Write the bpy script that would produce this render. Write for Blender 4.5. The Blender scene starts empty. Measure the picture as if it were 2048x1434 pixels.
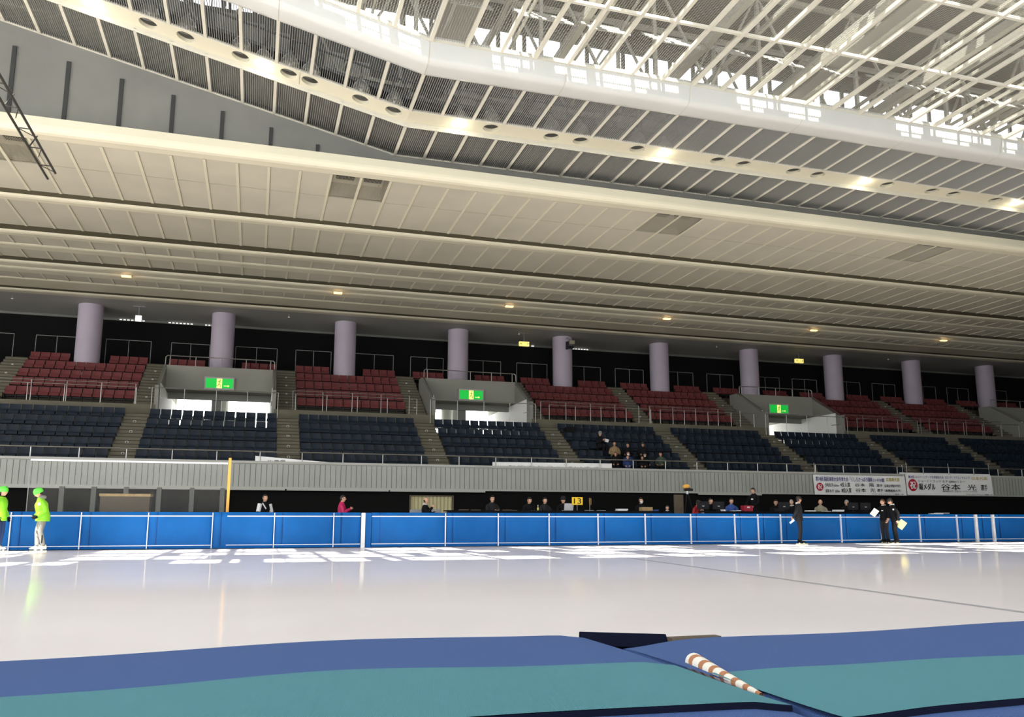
import bpy, bmesh, math, random
from mathutils import Vector, Matrix, Euler
random.seed(7)
SC = bpy.context.scene
COL = SC.collection
PI = math.pi
rad = math.radians

# ------------------------------------------------------------------ camera, sky, sun, exposure
EYE = 0.87                                   # eye height above the ice
PITCH, YAW, FPX, PX, PY = rad(9.40), rad(17.09), 1655.0, 1024.0, 768.0
cd = bpy.data.cameras.new('camera')
cam = bpy.data.objects.new('camera', cd)
COL.objects.link(cam)
cam.location = (0, 0, EYE)
cam.rotation_euler = (PI / 2 + PITCH, 0, -YAW)
cd.sensor_fit = 'HORIZONTAL'
cd.sensor_width = 36.0
cd.lens = 36.0 * FPX / 2048.0
cd.shift_y = (PY - 717.0) / 2048.0
cd.clip_start, cd.clip_end = 0.05, 400
SC.camera = cam

w = bpy.data.worlds.new('sky')
SC.world = w
w.use_nodes = True
bg = w.node_tree.nodes['Background']
bg.inputs[0].default_value = (0.93, 0.96, 1.0, 1)
bg.inputs[1].default_value = 4.9

sd = bpy.data.lights.new('sun', 'SUN')
sun = bpy.data.objects.new('sun', sd)
COL.objects.link(sun)
sd.energy = 46.0
sd.color = (1.0, 0.95, 0.84)
sd.angle = rad(0.53)
SUN_DIR = Vector((0.16, 0.43, -0.895)).normalized()
sun.rotation_euler = SUN_DIR.to_track_quat('-Z', 'Y').to_euler()
sun.location = (0, -10, 40)

SC.view_settings.view_transform = 'Standard'
SC.view_settings.look = 'None'
SC.view_settings.exposure = -0.60
SC.view_settings.gamma = 1.0
SC.view_settings.use_curve_mapping = False
try:
    SC.cycles.max_bounces = 7
    SC.cycles.diffuse_bounces = 4
    SC.cycles.glossy_bounces = 3
    SC.cycles.transparent_max_bounces = 12
    SC.cycles.sample_clamp_indirect = 6.0
    SC.cycles.use_denoising = True
except Exception:
    pass

FW = Vector((math.sin(YAW) * math.cos(PITCH), math.cos(YAW) * math.cos(PITCH), math.sin(PITCH)))
RT = Vector((math.cos(YAW), -math.sin(YAW), 0))
UP = RT.cross(FW)
def at(x, y, Y):
    """the point of the vertical plane at depth Y seen at photo position x, y"""
    d = FW + RT * ((x - PX) / FPX) - UP * ((y - PY) / FPX)
    return Vector((0, 0, EYE)) + d * (Y / d.y)

# ------------------------------------------------------------------ materials
def mat(name, col, rough=0.6, metal=0.0, emit=None, estr=0.0, noise=0.0, nscale=3.0, spec=0.4, bump=0.0, bscale=60.0):
    m = bpy.data.materials.new(name)
    m.use_nodes = True
    nt = m.node_tree
    b = nt.nodes['Principled BSDF']
    b.inputs['Base Color'].default_value = (*col, 1)
    b.inputs['Roughness'].default_value = rough
    b.inputs['Metallic'].default_value = metal
    b.inputs['Specular IOR Level'].default_value = spec
    if emit:
        b.inputs['Emission Color'].default_value = (*emit, 1)
        b.inputs['Emission Strength'].default_value = estr
    tc = None
    if noise > 0:
        tc = nt.nodes.new('ShaderNodeTexCoord')
        n = nt.nodes.new('ShaderNodeTexNoise')
        n.inputs['Scale'].default_value = nscale
        n.inputs['Detail'].default_value = 4
        r = nt.nodes.new('ShaderNodeValToRGB')
        a = tuple(max(0, c * (1 - noise)) for c in col)
        c2 = tuple(min(1, c * (1 + noise)) for c in col)
        r.color_ramp.elements[0].color = (*a, 1)
        r.color_ramp.elements[1].color = (*c2, 1)
        r.color_ramp.elements[0].position = 0.3
        r.color_ramp.elements[1].position = 0.7
        nt.links.new(tc.outputs['Object'], n.inputs['Vector'])
        nt.links.new(n.outputs['Fac'], r.inputs['Fac'])
        nt.links.new(r.outputs['Color'], b.inputs['Base Color'])
    if bump > 0:
        tc = tc or nt.nodes.new('ShaderNodeTexCoord')
        n2 = nt.nodes.new('ShaderNodeTexNoise')
        n2.inputs['Scale'].default_value = bscale
        bp = nt.nodes.new('ShaderNodeBump')
        bp.inputs['Strength'].default_value = bump
        bp.inputs['Distance'].default_value = 0.01
        nt.links.new(tc.outputs['Object'], n2.inputs['Vector'])
        nt.links.new(n2.outputs['Fac'], bp.inputs['Height'])
        nt.links.new(bp.outputs['Normal'], b.inputs['Normal'])
    return m

M = {}
M['ice'] = mat('ice', (0.93, 0.87, 0.865), rough=0.17, noise=0.02, nscale=0.5, spec=0.22)
_b = M['ice'].node_tree.nodes['Principled BSDF']
_b.inputs['Roughness'].default_value = 0.6
_b.inputs['Specular IOR Level'].default_value = 0.05
_b.inputs['Coat Weight'].default_value = 0.50
_b.inputs['Coat Roughness'].default_value = 0.085
_b.inputs['Coat IOR'].default_value = 1.31
M['ice_mark'] = mat('ice_mark', (0.66, 0.65, 0.66), rough=0.2)
M['pad_blue'] = mat('pad_blue', (0.0, 0.098, 0.345), rough=0.55, spec=0.2, noise=0.12, nscale=1.3, bump=0.25, bscale=2.5)
M['pad_seam'] = mat('pad_seam', (0.001, 0.03, 0.16), rough=0.6)
M['pad_white'] = mat('pad_white', (0.72, 0.76, 0.85), rough=0.5)
M['post_white'] = mat('post_white', (0.78, 0.78, 0.78), rough=0.5, noise=0.08, nscale=5)
M['parapet'] = mat('parapet', (0.36, 0.37, 0.33), rough=0.55, noise=0.08, nscale=0.8)
M['parapet_groove'] = mat('parapet_groove', (0.13, 0.135, 0.12), rough=0.8)
M['parapet_cap'] = mat('parapet_cap', (0.40, 0.40, 0.36), rough=0.5)
M['daylit_white'] = mat('daylit_white', (0.75, 0.75, 0.72), rough=0.7)
M['concrete'] = mat('concrete', (0.115, 0.105, 0.072), rough=0.85, noise=0.12, nscale=1.5)
M['concrete_dark'] = mat('concrete_dark', (0.05, 0.043, 0.03), rough=0.9)
M['portal'] = mat('portal', (0.20, 0.20, 0.17), rough=0.75, noise=0.05, nscale=0.8)
M['seat_blue'] = mat('seat_blue', (0.0038, 0.0100, 0.0205), rough=0.5, spec=0.28)
M['seat_red'] = mat('seat_red', (0.12, 0.026, 0.026), rough=0.55, spec=0.3)
M['seat_iron'] = mat('seat_iron', (0.02, 0.02, 0.022), rough=0.6)
M['steel'] = mat('steel', (0.36, 0.355, 0.33), rough=0.3, metal=0.85)
M['steel_dim'] = mat('steel_dim', (0.24, 0.24, 0.235), rough=0.45, metal=0.6)
M['column'] = mat('column', (0.37, 0.325, 0.385), rough=0.6, noise=0.04, nscale=1.0)
M['black'] = mat('black', (0.006, 0.006, 0.006), rough=0.95, spec=0.1)
M['dark_wall'] = mat('dark_wall', (0.006, 0.006, 0.0055), rough=0.9, spec=0.1)
M['deck'] = mat('deck', (0.05, 0.05, 0.05), rough=0.8)
M['cream'] = mat('cream', (0.57, 0.54, 0.41), rough=0.5, noise=0.03, nscale=0.6)
M['panel'] = mat('panel', (0.45, 0.425, 0.34), rough=0.65, noise=0.06, nscale=0.7)
M['seam'] = mat('seam', (0.36, 0.33, 0.25), rough=0.8)
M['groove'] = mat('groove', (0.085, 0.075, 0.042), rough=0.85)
M['soffit'] = mat('soffit', (0.34, 0.34, 0.32), rough=0.6, noise=0.05, nscale=0.5)
M['gray_wall'] = mat('gray_wall', (0.172, 0.172, 0.152), rough=0.55, noise=0.10, nscale=0.6)
M['slot'] = mat('slot', (0.03, 0.032, 0.03), rough=0.7)
M['fin'] = mat('fin', (0.30, 0.30, 0.28), rough=0.5)
M['frame'] = mat('frame', (0.56, 0.54, 0.45), rough=0.5)
M['fascia'] = mat('fascia', (0.52, 0.525, 0.495), rough=0.4, noise=0.03, nscale=0.8)
M['truss_white'] = mat('truss_white', (0.36, 0.355, 0.31), rough=0.5)
M['attic'] = mat('attic', (0.17, 0.17, 0.155), rough=0.8, noise=0.1, nscale=0.5)
M['attic_dark'] = mat('attic_dark', (0.13, 0.135, 0.14), rough=0.8)
M['duct'] = mat('duct', (0.30, 0.30, 0.275), rough=0.5)
M['dark_steel'] = mat('dark_steel', (0.035, 0.033, 0.028), rough=0.5)
M['reflector'] = mat('reflector', (0.55, 0.55, 0.52), rough=0.3, metal=0.8)
M['lamp_on'] = mat('lamp_on', (1, 0.95, 0.8), emit=(1.0, 0.93, 0.74), estr=9.0)
M['warm_on'] = mat('warm_on', (1, 0.7, 0.3), emit=(1.0, 0.62, 0.22), estr=4.0)
M['exit_green'] = mat('exit_green', (0.0, 0.4, 0.05), emit=(0.01, 0.55, 0.05), estr=0.9)
M['exit_white'] = mat('exit_white', (0.9, 0.9, 0.4), emit=(1.0, 0.92, 0.18), estr=1.1)
M['exit_mark'] = mat('exit_mark', (0.02, 0.3, 0.04), emit=(0.15, 0.5, 0.03), estr=0.5)
M['sign_yellow'] = mat('sign_yellow', (0.9, 0.75, 0.2), emit=(1.0, 0.80, 0.22), estr=1.2)
M['day_window'] = mat('day_window', (0.9, 0.9, 0.9), emit=(1.0, 1.0, 0.97), estr=9.0)
M['pale_gap'] = mat('pale_gap', (0.9, 0.9, 0.9), emit=(1.0, 1.0, 0.95), estr=1.3)
M['sign_box'] = mat('sign_box', (0.30, 0.30, 0.28), rough=0.6)
M['banner'] = mat('banner', (0.86, 0.86, 0.84), rough=0.7, noise=0.04, nscale=2)
M['ink'] = mat('ink', (0.012, 0.012, 0.012), rough=0.8)
M['ink_blue'] = mat('ink_blue', (0.05, 0.045, 0.23), rough=0.8)
M['ink_gold'] = mat('ink_gold', (0.52, 0.40, 0.05), rough=0.8)
M['ink_red'] = mat('ink_red', (0.45, 0.02, 0.04), rough=0.7)
M['yellow'] = mat('yellow', (0.75, 0.50, 0.01), rough=0.5)
M['brown_board'] = mat('brown_board', (0.17, 0.10, 0.05), rough=0.7)
M['orange_post'] = mat('orange_post', (0.80, 0.42, 0.08), rough=0.5)
M['wood'] = mat('wood', (0.42, 0.29, 0.13), rough=0.6, noise=0.15, nscale=6)
M['wood_dark'] = mat('wood_dark', (0.10, 0.075, 0.05), rough=0.7, noise=0.15, nscale=6)
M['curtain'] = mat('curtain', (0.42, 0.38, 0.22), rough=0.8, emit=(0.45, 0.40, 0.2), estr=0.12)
M['cloth_black'] = mat('cloth_black', (0.006, 0.006, 0.007), rough=0.85, spec=0.15)
M['chair_gray'] = mat('chair_gray', (0.30, 0.31, 0.34), rough=0.5)
M['chair_brown'] = mat('chair_brown', (0.16, 0.11, 0.08), rough=0.6)
M['paper'] = mat('paper', (0.85, 0.85, 0.84), rough=0.6)
M['silver'] = mat('silver', (0.60, 0.61, 0.63), rough=0.35, metal=0.3)
M['red_case'] = mat('red_case', (0.30, 0.015, 0.035), rough=0.4)
M['skin'] = mat('skin', (0.62, 0.36, 0.24), rough=0.5)
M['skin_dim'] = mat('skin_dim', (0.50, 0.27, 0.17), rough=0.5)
M['eye'] = mat('eye', (0.03, 0.02, 0.02), rough=0.3)
M['lip'] = mat('lip', (0.42, 0.17, 0.14), rough=0.5)
M['hair'] = mat('hair', (0.018, 0.014, 0.012), rough=0.5)
M['hair_gray'] = mat('hair_gray', (0.30, 0.29, 0.28), rough=0.6)
M['hair_brown'] = mat('hair_brown', (0.10, 0.045, 0.022), rough=0.5)
M['lime'] = mat('lime', (0.24, 0.66, 0.025), rough=0.6, bump=0.3, bscale=14)
M['helmet'] = mat('helmet', (0.13, 0.72, 0.07), rough=0.3)
M['grey_cloth'] = mat('grey_cloth', (0.22, 0.22, 0.205), rough=0.8, bump=0.3, bscale=14)
M['dark_cloth'] = mat('dark_cloth', (0.007, 0.007, 0.009), rough=0.9, spec=0.15)
M['charcoal'] = mat('charcoal', (0.018, 0.018, 0.021), rough=0.85, spec=0.2)
M['navy'] = mat('navy', (0.015, 0.035, 0.12), rough=0.8)
M['blue_cloth'] = mat('blue_cloth', (0.035, 0.08, 0.28), rough=0.8)
M['tan_cloth'] = mat('tan_cloth', (0.22, 0.15, 0.07), rough=0.85)
M['khaki'] = mat('khaki', (0.26, 0.24, 0.17), rough=0.85)
M['pink'] = mat('pink', (0.52, 0.015, 0.11), rough=0.6)
M['red_cloth'] = mat('red_cloth', (0.36, 0.015, 0.02), rough=0.7)
M['green_cloth'] = mat('green_cloth', (0.04, 0.06, 0.04), rough=0.85)
M['white_cloth'] = mat('white_cloth', (0.75, 0.75, 0.74), rough=0.8)
M['mask_white'] = mat('mask_white', (0.80, 0.80, 0.80), rough=0.7)
M['skate_white'] = mat('skate_white', (0.55, 0.55, 0.48), rough=0.4)
M['blade'] = mat('blade', (0.75, 0.70, 0.45), rough=0.25, metal=0.7)
M['folder_yellow'] = mat('folder_yellow', (0.62, 0.55, 0.16), rough=0.6)
M['clip_blue'] = mat('clip_blue', (0.50, 0.66, 0.85), rough=0.5)

def fabric(name, col, s=150.0, ang=0.6):
    m = mat(name, col, rough=0.75, spec=0.25)
    nt = m.node_tree
    b = nt.nodes['Principled BSDF']
    tc = nt.nodes.new('ShaderNodeTexCoord')
    mp = nt.nodes.new('ShaderNodeMapping')
    mp.inputs['Rotation'].default_value = (0, 0, ang)
    wv = nt.nodes.new('ShaderNodeTexWave')
    wv.inputs['Scale'].default_value = s
    wv2 = nt.nodes.new('ShaderNodeTexWave')
    wv2.bands_direction = 'Y'
    wv2.inputs['Scale'].default_value = s
    ad = nt.nodes.new('ShaderNodeMath')
    ad.operation = 'ADD'
    bp = nt.nodes.new('ShaderNodeBump')
    bp.inputs['Strength'].default_value = 0.35
    bp.inputs['Distance'].default_value = 0.002
    nt.links.new(tc.outputs['Object'], mp.inputs['Vector'])
    nt.links.new(mp.outputs['Vector'], wv.inputs['Vector'])
    nt.links.new(mp.outputs['Vector'], wv2.inputs['Vector'])
    nt.links.new(wv.outputs['Fac'], ad.inputs[0])
    nt.links.new(wv2.outputs['Fac'], ad.inputs[1])
    nt.links.new(ad.outputs[0], bp.inputs['Height'])
    nt.links.new(bp.outputs['Normal'], b.inputs['Normal'])
    return m
M['mat_blue'] = fabric('mat_blue', (0.055, 0.108, 0.275))
M['mat_teal'] = fabric('mat_teal', (0.078, 0.235, 0.272), ang=0.2)
M['mat_navy'] = mat('mat_navy', (0.0025, 0.004, 0.013), rough=0.9, spec=0.1)

def stripe_roll():
    m = mat('roll_stripes', (0.75, 0.72, 0.62), rough=0.7)
    nt = m.node_tree
    b = nt.nodes['Principled BSDF']
    tc = nt.nodes.new('ShaderNodeTexCoord')
    mp = nt.nodes.new('ShaderNodeMapping')
    mp.inputs['Rotation'].default_value = (0.5, 0, 0.45)
    wv = nt.nodes.new('ShaderNodeTexWave')
    wv.bands_direction = 'Y'
    wv.inputs['Scale'].default_value = 9.0
    wv.inputs['Distortion'].default_value = 1.2
    r = nt.nodes.new('ShaderNodeValToRGB')
    r.color_ramp.interpolation = 'CONSTANT'
    r.color_ramp.elements[0].color = (0.40, 0.17, 0.08, 1)
    r.color_ramp.elements[1].color = (0.75, 0.72, 0.62, 1)
    r.color_ramp.elements[1].position = 0.36
    nt.links.new(tc.outputs['Object'], mp.inputs['Vector'])
    nt.links.new(mp.outputs['Vector'], wv.inputs['Vector'])
    nt.links.new(wv.outputs['Fac'], r.inputs['Fac'])
    nt.links.new(r.outputs['Color'], b.inputs['Base Color'])
    return m
M['roll'] = stripe_roll()

def perforated():
    """expanded metal sheet: real holes as transparency on a fixed pattern"""
    m = mat('perforated_sheet', (0.36, 0.35, 0.295), rough=0.5, metal=0.2)
    nt = m.node_tree
    b = nt.nodes['Principled BSDF']
    out = nt.nodes['Material Output']
    g = nt.nodes.new('ShaderNodeTexCoord')
    sp = nt.nodes.new('ShaderNodeSeparateXYZ')
    nt.links.new(g.outputs['Object'], sp.inputs[0])
    def wave(sock, p):
        a = nt.nodes.new('ShaderNodeMath'); a.operation = 'MULTIPLY'; a.inputs[1].default_value = PI / p
        s = nt.nodes.new('ShaderNodeMath'); s.operation = 'SINE'
        v = nt.nodes.new('ShaderNodeMath'); v.operation = 'ABSOLUTE'
        nt.links.new(sock, a.inputs[0]); nt.links.new(a.outputs[0], s.inputs[0]); nt.links.new(s.outputs[0], v.inputs[0])
        return v.outputs[0]
    mu = nt.nodes.new('ShaderNodeMath'); mu.operation = 'MULTIPLY'
    nt.links.new(wave(sp.outputs['X'], 0.070), mu.inputs[0])
    nt.links.new(wave(sp.outputs['Y'], 0.062), mu.inputs[1])
    gt = nt.nodes.new('ShaderNodeMath'); gt.operation = 'GREATER_THAN'; gt.inputs[1].default_value = 0.20
    nt.links.new(mu.outputs[0], gt.inputs[0])
    tr = nt.nodes.new('ShaderNodeBsdfTransparent')
    mx = nt.nodes.new('ShaderNodeMixShader')
    nt.links.new(gt.outputs[0], mx.inputs[0])
    nt.links.new(b.outputs[0], mx.inputs[1])
    nt.links.new(tr.outputs[0], mx.inputs[2])
    nt.links.new(mx.outputs[0], out.inputs['Surface'])
    return m
M['mesh_sheet'] = perforated()

def clear_sheet():
    m = mat('clear_sheet', (0.55, 0.55, 0.52), rough=0.3)
    nt = m.node_tree
    b = nt.nodes['Principled BSDF']
    tr = nt.nodes.new('ShaderNodeBsdfTransparent')
    mx = nt.nodes.new('ShaderNodeMixShader')
    mx.inputs[0].default_value = 0.035
    nt.links.new(tr.outputs[0], mx.inputs[1])
    nt.links.new(b.outputs[0], mx.inputs[2])
    nt.links.new(mx.outputs[0], nt.nodes['Material Output'].inputs['Surface'])
    return m
M['clear'] = clear_sheet()

# ------------------------------------------------------------------ mesh helpers
class MB:
    def __init__(self):
        self.v, self.f, self.mi = [], [], []
    def add(self, vs, fs, mi=0):
        n = len(self.v)
        self.v += [tuple(p) for p in vs]
        for f in fs:
            self.f.append([i + n for i in f]); self.mi.append(mi)
        return self
    def box(self, x0, x1, y0, y1, z0, z1, mi=0):
        vs = [(x, y, z) for z in (z0, z1) for y in (y0, y1) for x in (x0, x1)]
        return self.add(vs, [(0, 2, 3, 1), (4, 5, 7, 6), (0, 1, 5, 4), (2, 6, 7, 3), (0, 4, 6, 2), (1, 3, 7, 5)], mi)
    def rbox(self, x0, x1, y0, y1, z0, z1, r, mi=0):
        """box with its corners rounded in the xz outline"""
        pts = []
        for cx, cz, a0 in ((x1 - r, z1 - r, 0), (x0 + r, z1 - r, 90), (x0 + r, z0 + r, 180), (x1 - r, z0 + r, 270)):
            for k in range(4):
                a = rad(a0 + 30 * k)
                pts.append((cx + r * math.cos(a), cz + r * math.sin(a)))
        n = len(pts)
        vs = [(x, y0, z) for x, z in pts] + [(x, y1, z) for x, z in pts]
        fs = [list(range(n)), list(range(2 * n - 1, n - 1, -1))] + [(i, i + n, (i + 1) % n + n, (i + 1) % n) for i in range(n)]
        return self.add(vs, fs, mi)
    def prism(self, poly, axis, a, b, mi=0):
        """poly of 2D points swept along axis from a to b"""
        n = len(poly)
        def P(u, t, s):
            return {'x': (s, u, t), 'y': (u, s, t), 'z': (u, t, s)}[axis]
        vs = [P(u, t, a) for u, t in poly] + [P(u, t, b) for u, t in poly]
        fs = [list(range(n)), list(range(2 * n - 1, n - 1, -1))] + [(i, i + n, (i + 1) % n + n, (i + 1) % n) for i in range(n)]
        return self.add(vs, fs, mi)
    def bar(self, p, q, r, n=8, r2=None, mi=0, cap=True):
        p, q = Vector(p), Vector(q)
        r2 = r if r2 is None else r2
        d = (q - p).normalized()
        u = d.orthogonal().normalized()
        v = d.cross(u)
        vs = []
        for c, rr in ((p, r), (q, r2)):
            for k in range(n):
                a = 2 * PI * k / n
                vs.append(c + (u * math.cos(a) + v * math.sin(a)) * rr)
        fs = [(k, (k + 1) % n, (k + 1) % n + n, k + n) for k in range(n)]
        if cap:
            fs += [list(range(n - 1, -1, -1)), list(range(n, 2 * n))]
        return self.add(vs, fs, mi)
    def beam(self, p, q, wd, ht, mi=0):
        """square bar from p to q, wd across, ht deep"""
        p, q = Vector(p), Vector(q)
        d = (q - p).normalized()
        s = d.cross(Vector((0, 0, 1)))
        s = s.normalized() if s.length > 1e-4 else Vector((1, 0, 0))
        t = s.cross(d)
        vs = [c + s * a * wd / 2 + t * b * ht / 2 for c in (p, q) for a, b in ((-1, -1), (1, -1), (1, 1), (-1, 1))]
        return self.add(vs, [(3, 2, 1, 0), (4, 5, 6, 7)] + [(k, (k + 1) % 4, (k + 1) % 4 + 4, k + 4) for k in range(4)], mi)
    def tube(self, pts, r, n=8, mi=0):
        for a, b in zip(pts[:-1], pts[1:]):
            self.bar(a, b, r, n, mi=mi)
        return self
    def lathe(self, prof, n=20, c=(0, 0, 0), mi=0):
        vs, fs = [], []
        for r, z in prof:
            for k in range(n):
                a = 2 * PI * k / n
                vs.append((c[0] + r * math.cos(a), c[1] + r * math.sin(a), c[2] + z))
        for i in range(len(prof) - 1):
            for k in range(n):
                fs.append((i * n + k, i * n + (k + 1) % n, (i + 1) * n + (k + 1) % n, (i + 1) * n + k))
        return self.add(vs, fs, mi)
    def grid(self, fn, nu, nv, mi=0):
        vs = [fn(i / nu, j / nv) for j in range(nv + 1) for i in range(nu + 1)]
        fs = [(j * (nu + 1) + i, j * (nu + 1) + i + 1, (j + 1) * (nu + 1) + i + 1, (j + 1) * (nu + 1) + i) for j in range(nv) for i in range(nu)]
        return self.add(vs, fs, mi)
    def merge(self, o, mtx=None):
        vs = [mtx @ Vector(p) for p in o.v] if mtx else o.v
        n = len(self.v)
        self.v += [tuple(p) for p in vs]
        self.f += [[i + n for i in f] for f in o.f]
        self.mi += o.mi
        return self
    def mesh(self, name, mats, smooth=False):
        me = bpy.data.meshes.new(name)
        me.from_pydata(self.v, [], self.f)
        for m in (mats if isinstance(mats, (list, tuple)) else [mats]):
            me.materials.append(M[m] if isinstance(m, str) else m)
        me.polygons.foreach_set('material_index', self.mi)
        if smooth:
            me.polygons.foreach_set('use_smooth', [True] * len(self.f))
        me.update()
        return me
    def build(self, name, mats, parent=None, loc=None, smooth=False, auto=None):
        o = bpy.data.objects.new(name, self.mesh(name, mats, smooth))
        COL.objects.link(o)
        if parent is not None:
            o.parent = parent
        if loc is not None:
            o.location = loc
        if auto:
            m = o.modifiers.new('edge', 'BEVEL'); m.width = auto; m.segments = 2; m.limit_method = 'ANGLE'
        return o

def tag(o, label=None, cat=None, group=None, kind=None):
    if label: o['label'] = label
    if cat: o['category'] = cat
    if group: o['group'] = group
    if kind: o['kind'] = kind
    return o
def empty(name, loc=(0, 0, 0), rz=0.0):
    o = bpy.data.objects.new(name, None)
    o.empty_display_size = 0.2
    COL.objects.link(o)
    o.location = loc
    o.rotation_euler = (0, 0, rz)
    return o
def struct(mb, name, mats, label=None, smooth=False):
    o = mb.build(name, mats, smooth=smooth)
    o['kind'] = 'structure'
    if label: o['label'] = label; o['category'] = name.split('_')[0]
    return o
def sroot(name, label=None):
    o = empty(name)
    o['kind'] = 'structure'
    if label: o['label'] = label; o['category'] = name.split('_')[0]
    return o
ORD = ['first', 'second', 'third', 'fourth', 'fifth', 'sixth', 'seventh', 'eighth', 'ninth', 'tenth', 'eleventh', 'twelfth',
       'thirteenth', 'fourteenth', 'fifteenth', 'sixteenth', 'seventeenth', 'eighteenth', 'nineteenth', 'twentieth']
def nth(k):
    return ORD[k] if k < 20 else '%dth' % (k + 1) if (k + 1) % 10 not in (1, 2, 3) else '%d%s' % (k + 1, {1: 'st', 2: 'nd', 3: 'rd'}[(k + 1) % 10])
def child_copy(src, parent, name=None):
    c = src.copy()
    COL.objects.link(c)
    c.parent = parent
    return c

# ------------------------------------------------------------------ the setting: ice, deck, stands
XL, XR = -16.0, 62.0
BAY = 6.75
def colx(n):
    return 4.58 + BAY * (n - 2)
def blockx(n):
    return colx(n) + 0.12

floor = struct(MB().box(-45, 75, -6, 28.45, -0.3, 0.0), 'floor', 'ice', 'pale ice sheet of the skating rink')
mk = MB()
p0, p1 = (9.5, 24.0), (15.5, 6.5)
def ice_pt(x, y):
    d = FW + RT * ((x - PX) / FPX) - UP * ((y - PY) / FPX)
    q = Vector((0, 0, EYE)) + d * (-EYE / d.z)
    return q
a, b = ice_pt(1230, 1112), ice_pt(2100, 1232)
nrm = Vector((-(b - a).y, (b - a).x, 0)).normalized() * 0.05
mk.add([a - nrm + Vector((0, 0, .002)), b - nrm + Vector((0, 0, .002)), b + nrm + Vector((0, 0, .002)), a + nrm + Vector((0, 0, .002))], [(0, 1, 2, 3)])
mk.build('ice_line', 'ice_mark', floor)

DECK = 0.45
struct(MB().box(-45, XR + 6, 28.46, 37.2, -0.3, DECK), 'floor', 'deck', 'dark deck behind the blue boards where the officials sit')
struct(MB().box(-45, XR + 6, 36.9, 37.1, DECK, 2.25), 'wall_back', 'dark_wall', 'dark recess wall beneath the ribbed parapet')

# ribbed parapet
PB, PT, PYF = 2.22, 3.38, 36.75
mb = MB()
mb.box(-45, XR + 6, PYF, 37.0, PB, PT - 0.10)
x = -14.0
while x < XR:
    mb.box(x, x + 0.022, PYF - 0.006, PYF, PB + 0.08, PT - 0.13, 1)
    x += 0.2215
mb.box(-45, XR + 6, PYF - 0.03, PYF, PB, PB + 0.06, 2)
par = struct(mb, 'wall_parapet', ['parapet', 'parapet_groove', 'parapet_cap'], 'grey ribbed parapet wall below the front row of blue seats')
MB().box(-45, XR + 6, PYF - 0.05, 37.02, PT - 0.10, PT).build('parapet_cap', 'parapet_cap', par)
tr = MB()
for x0, x1 in ((-45, 1.2), (1.25, 5.6), (5.66, 10.0), (20.9, 24.5)):
    tr.box(x0, x1, PYF - 0.10, PYF - 0.02, PB - 0.07, PB - 0.005)
tr.build('lower_trim', 'parapet_cap', par)

RISE, GOING, B0, F0 = 0.555, 0.93, 37.8, 3.03      # blue rows
RRISE, RGOING, R0, RF0 = 0.60, 0.95, 44.3, 6.47     # red rows
WALK_Y, WALK_Z = 42.4, 6.35
VOM = (1, 3, 6, 9)
ter = MB()
for k in range(5):
    y0 = B0 - 0.62 + GOING * k if k else 37.0
    ter.box(-45, XR + 6, y0, B0 - 0.62 + GOING * (k + 1) + 0.3, F0 + RISE * k - 0.7, F0 + RISE * k)
struct(ter, 'floor_stand', 'concrete', 'stepped concrete terrace under the blue seats')
def red_base(x0, x1):
    m = MB()
    m.box(x0, x1, WALK_Y, 50.8, 5.2, WALK_Z, 0)
    for k in range(5):
        y0 = R0 - 0.62 + RGOING * k
        m.box(x0, x1, y0, y0 + RGOING + (0.3 if k < 4 else 3.2), RF0 + RRISE * k - 0.5, RF0 + RRISE * k, 1)
    return m
segs, x = [], -45.0
for n in VOM:
    segs.append((x, blockx(n) - 2.72)); x = blockx(n) + 2.72
segs.append((x, XR + 6))
for i, (a, b) in enumerate(segs):
    struct(red_base(a, b), 'floor_stand', ['concrete', 'concrete_dark'], 'stepped concrete terrace under the red seats, %s stretch from left' % nth(i))

# aisle stairs
for i, n in enumerate(range(-1, 9)):
    cx = blockx(n) + BAY / 2
    root = sroot('stairway', 'concrete aisle stairs between seat blocks, %s from left' % nth(i))
    m = MB()
    for k in range(15):
        y0 = B0 - 0.62 + GOING / 3 * k
        m.box(cx - 0.51, cx + 0.51, y0, y0 + 0.6, F0 + RISE / 3 * k - 0.2, F0 + RISE / 3 * (k + 1))
        m.box(cx - 0.51, cx + 0.51, y0 - 0.006, y0 + 0.03, F0 + RISE / 3 * (k + 1) - 0.035, F0 + RISE / 3 * (k + 1) + 0.004, 1)
    m.build('lower_flight', ['concrete', 'concrete_dark'], root)
    m = MB()
    for k in range(15):
        y0 = R0 - 0.62 - RGOING / 3 + RGOING / 3 * k
        m.box(cx - 0.51, cx + 0.51, y0, y0 + 0.6, RF0 + RRISE / 3 * (k - 1) - 0.4, RF0 + RRISE / 3 * k)
        m.box(cx - 0.51, cx + 0.51, y0 - 0.006, y0 + 0.03, RF0 + RRISE / 3 * k - 0.035, RF0 + RRISE / 3 * k + 0.004, 1)
    m.build('upper_flight', ['concrete', 'concrete_dark'], root)
    m = MB()
    for k in range(5):
        y0 = B0 - 0.62 + GOING * k - 0.012
        m.box(cx - 0.06, cx + 0.06, y0, y0 + 0.01, F0 + RISE * k + 0.06, F0 + RISE * k + 0.15, 0)
        m.box(cx - 0.03, cx + 0.03, y0 - 0.004, y0, F0 + RISE * k + 0.07, F0 + RISE * k + 0.12, 1)
        y0 = R0 - 0.62 - RGOING / 3 + RGOING * k - 0.012
        m.box(cx - 0.05, cx + 0.05, y0, y0 + 0.01, RF0 + RRISE * k - 0.14, RF0 + RRISE * k - 0.07, 0)
    m.build('step_marker', ['parapet', 'ink'], root)

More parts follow.
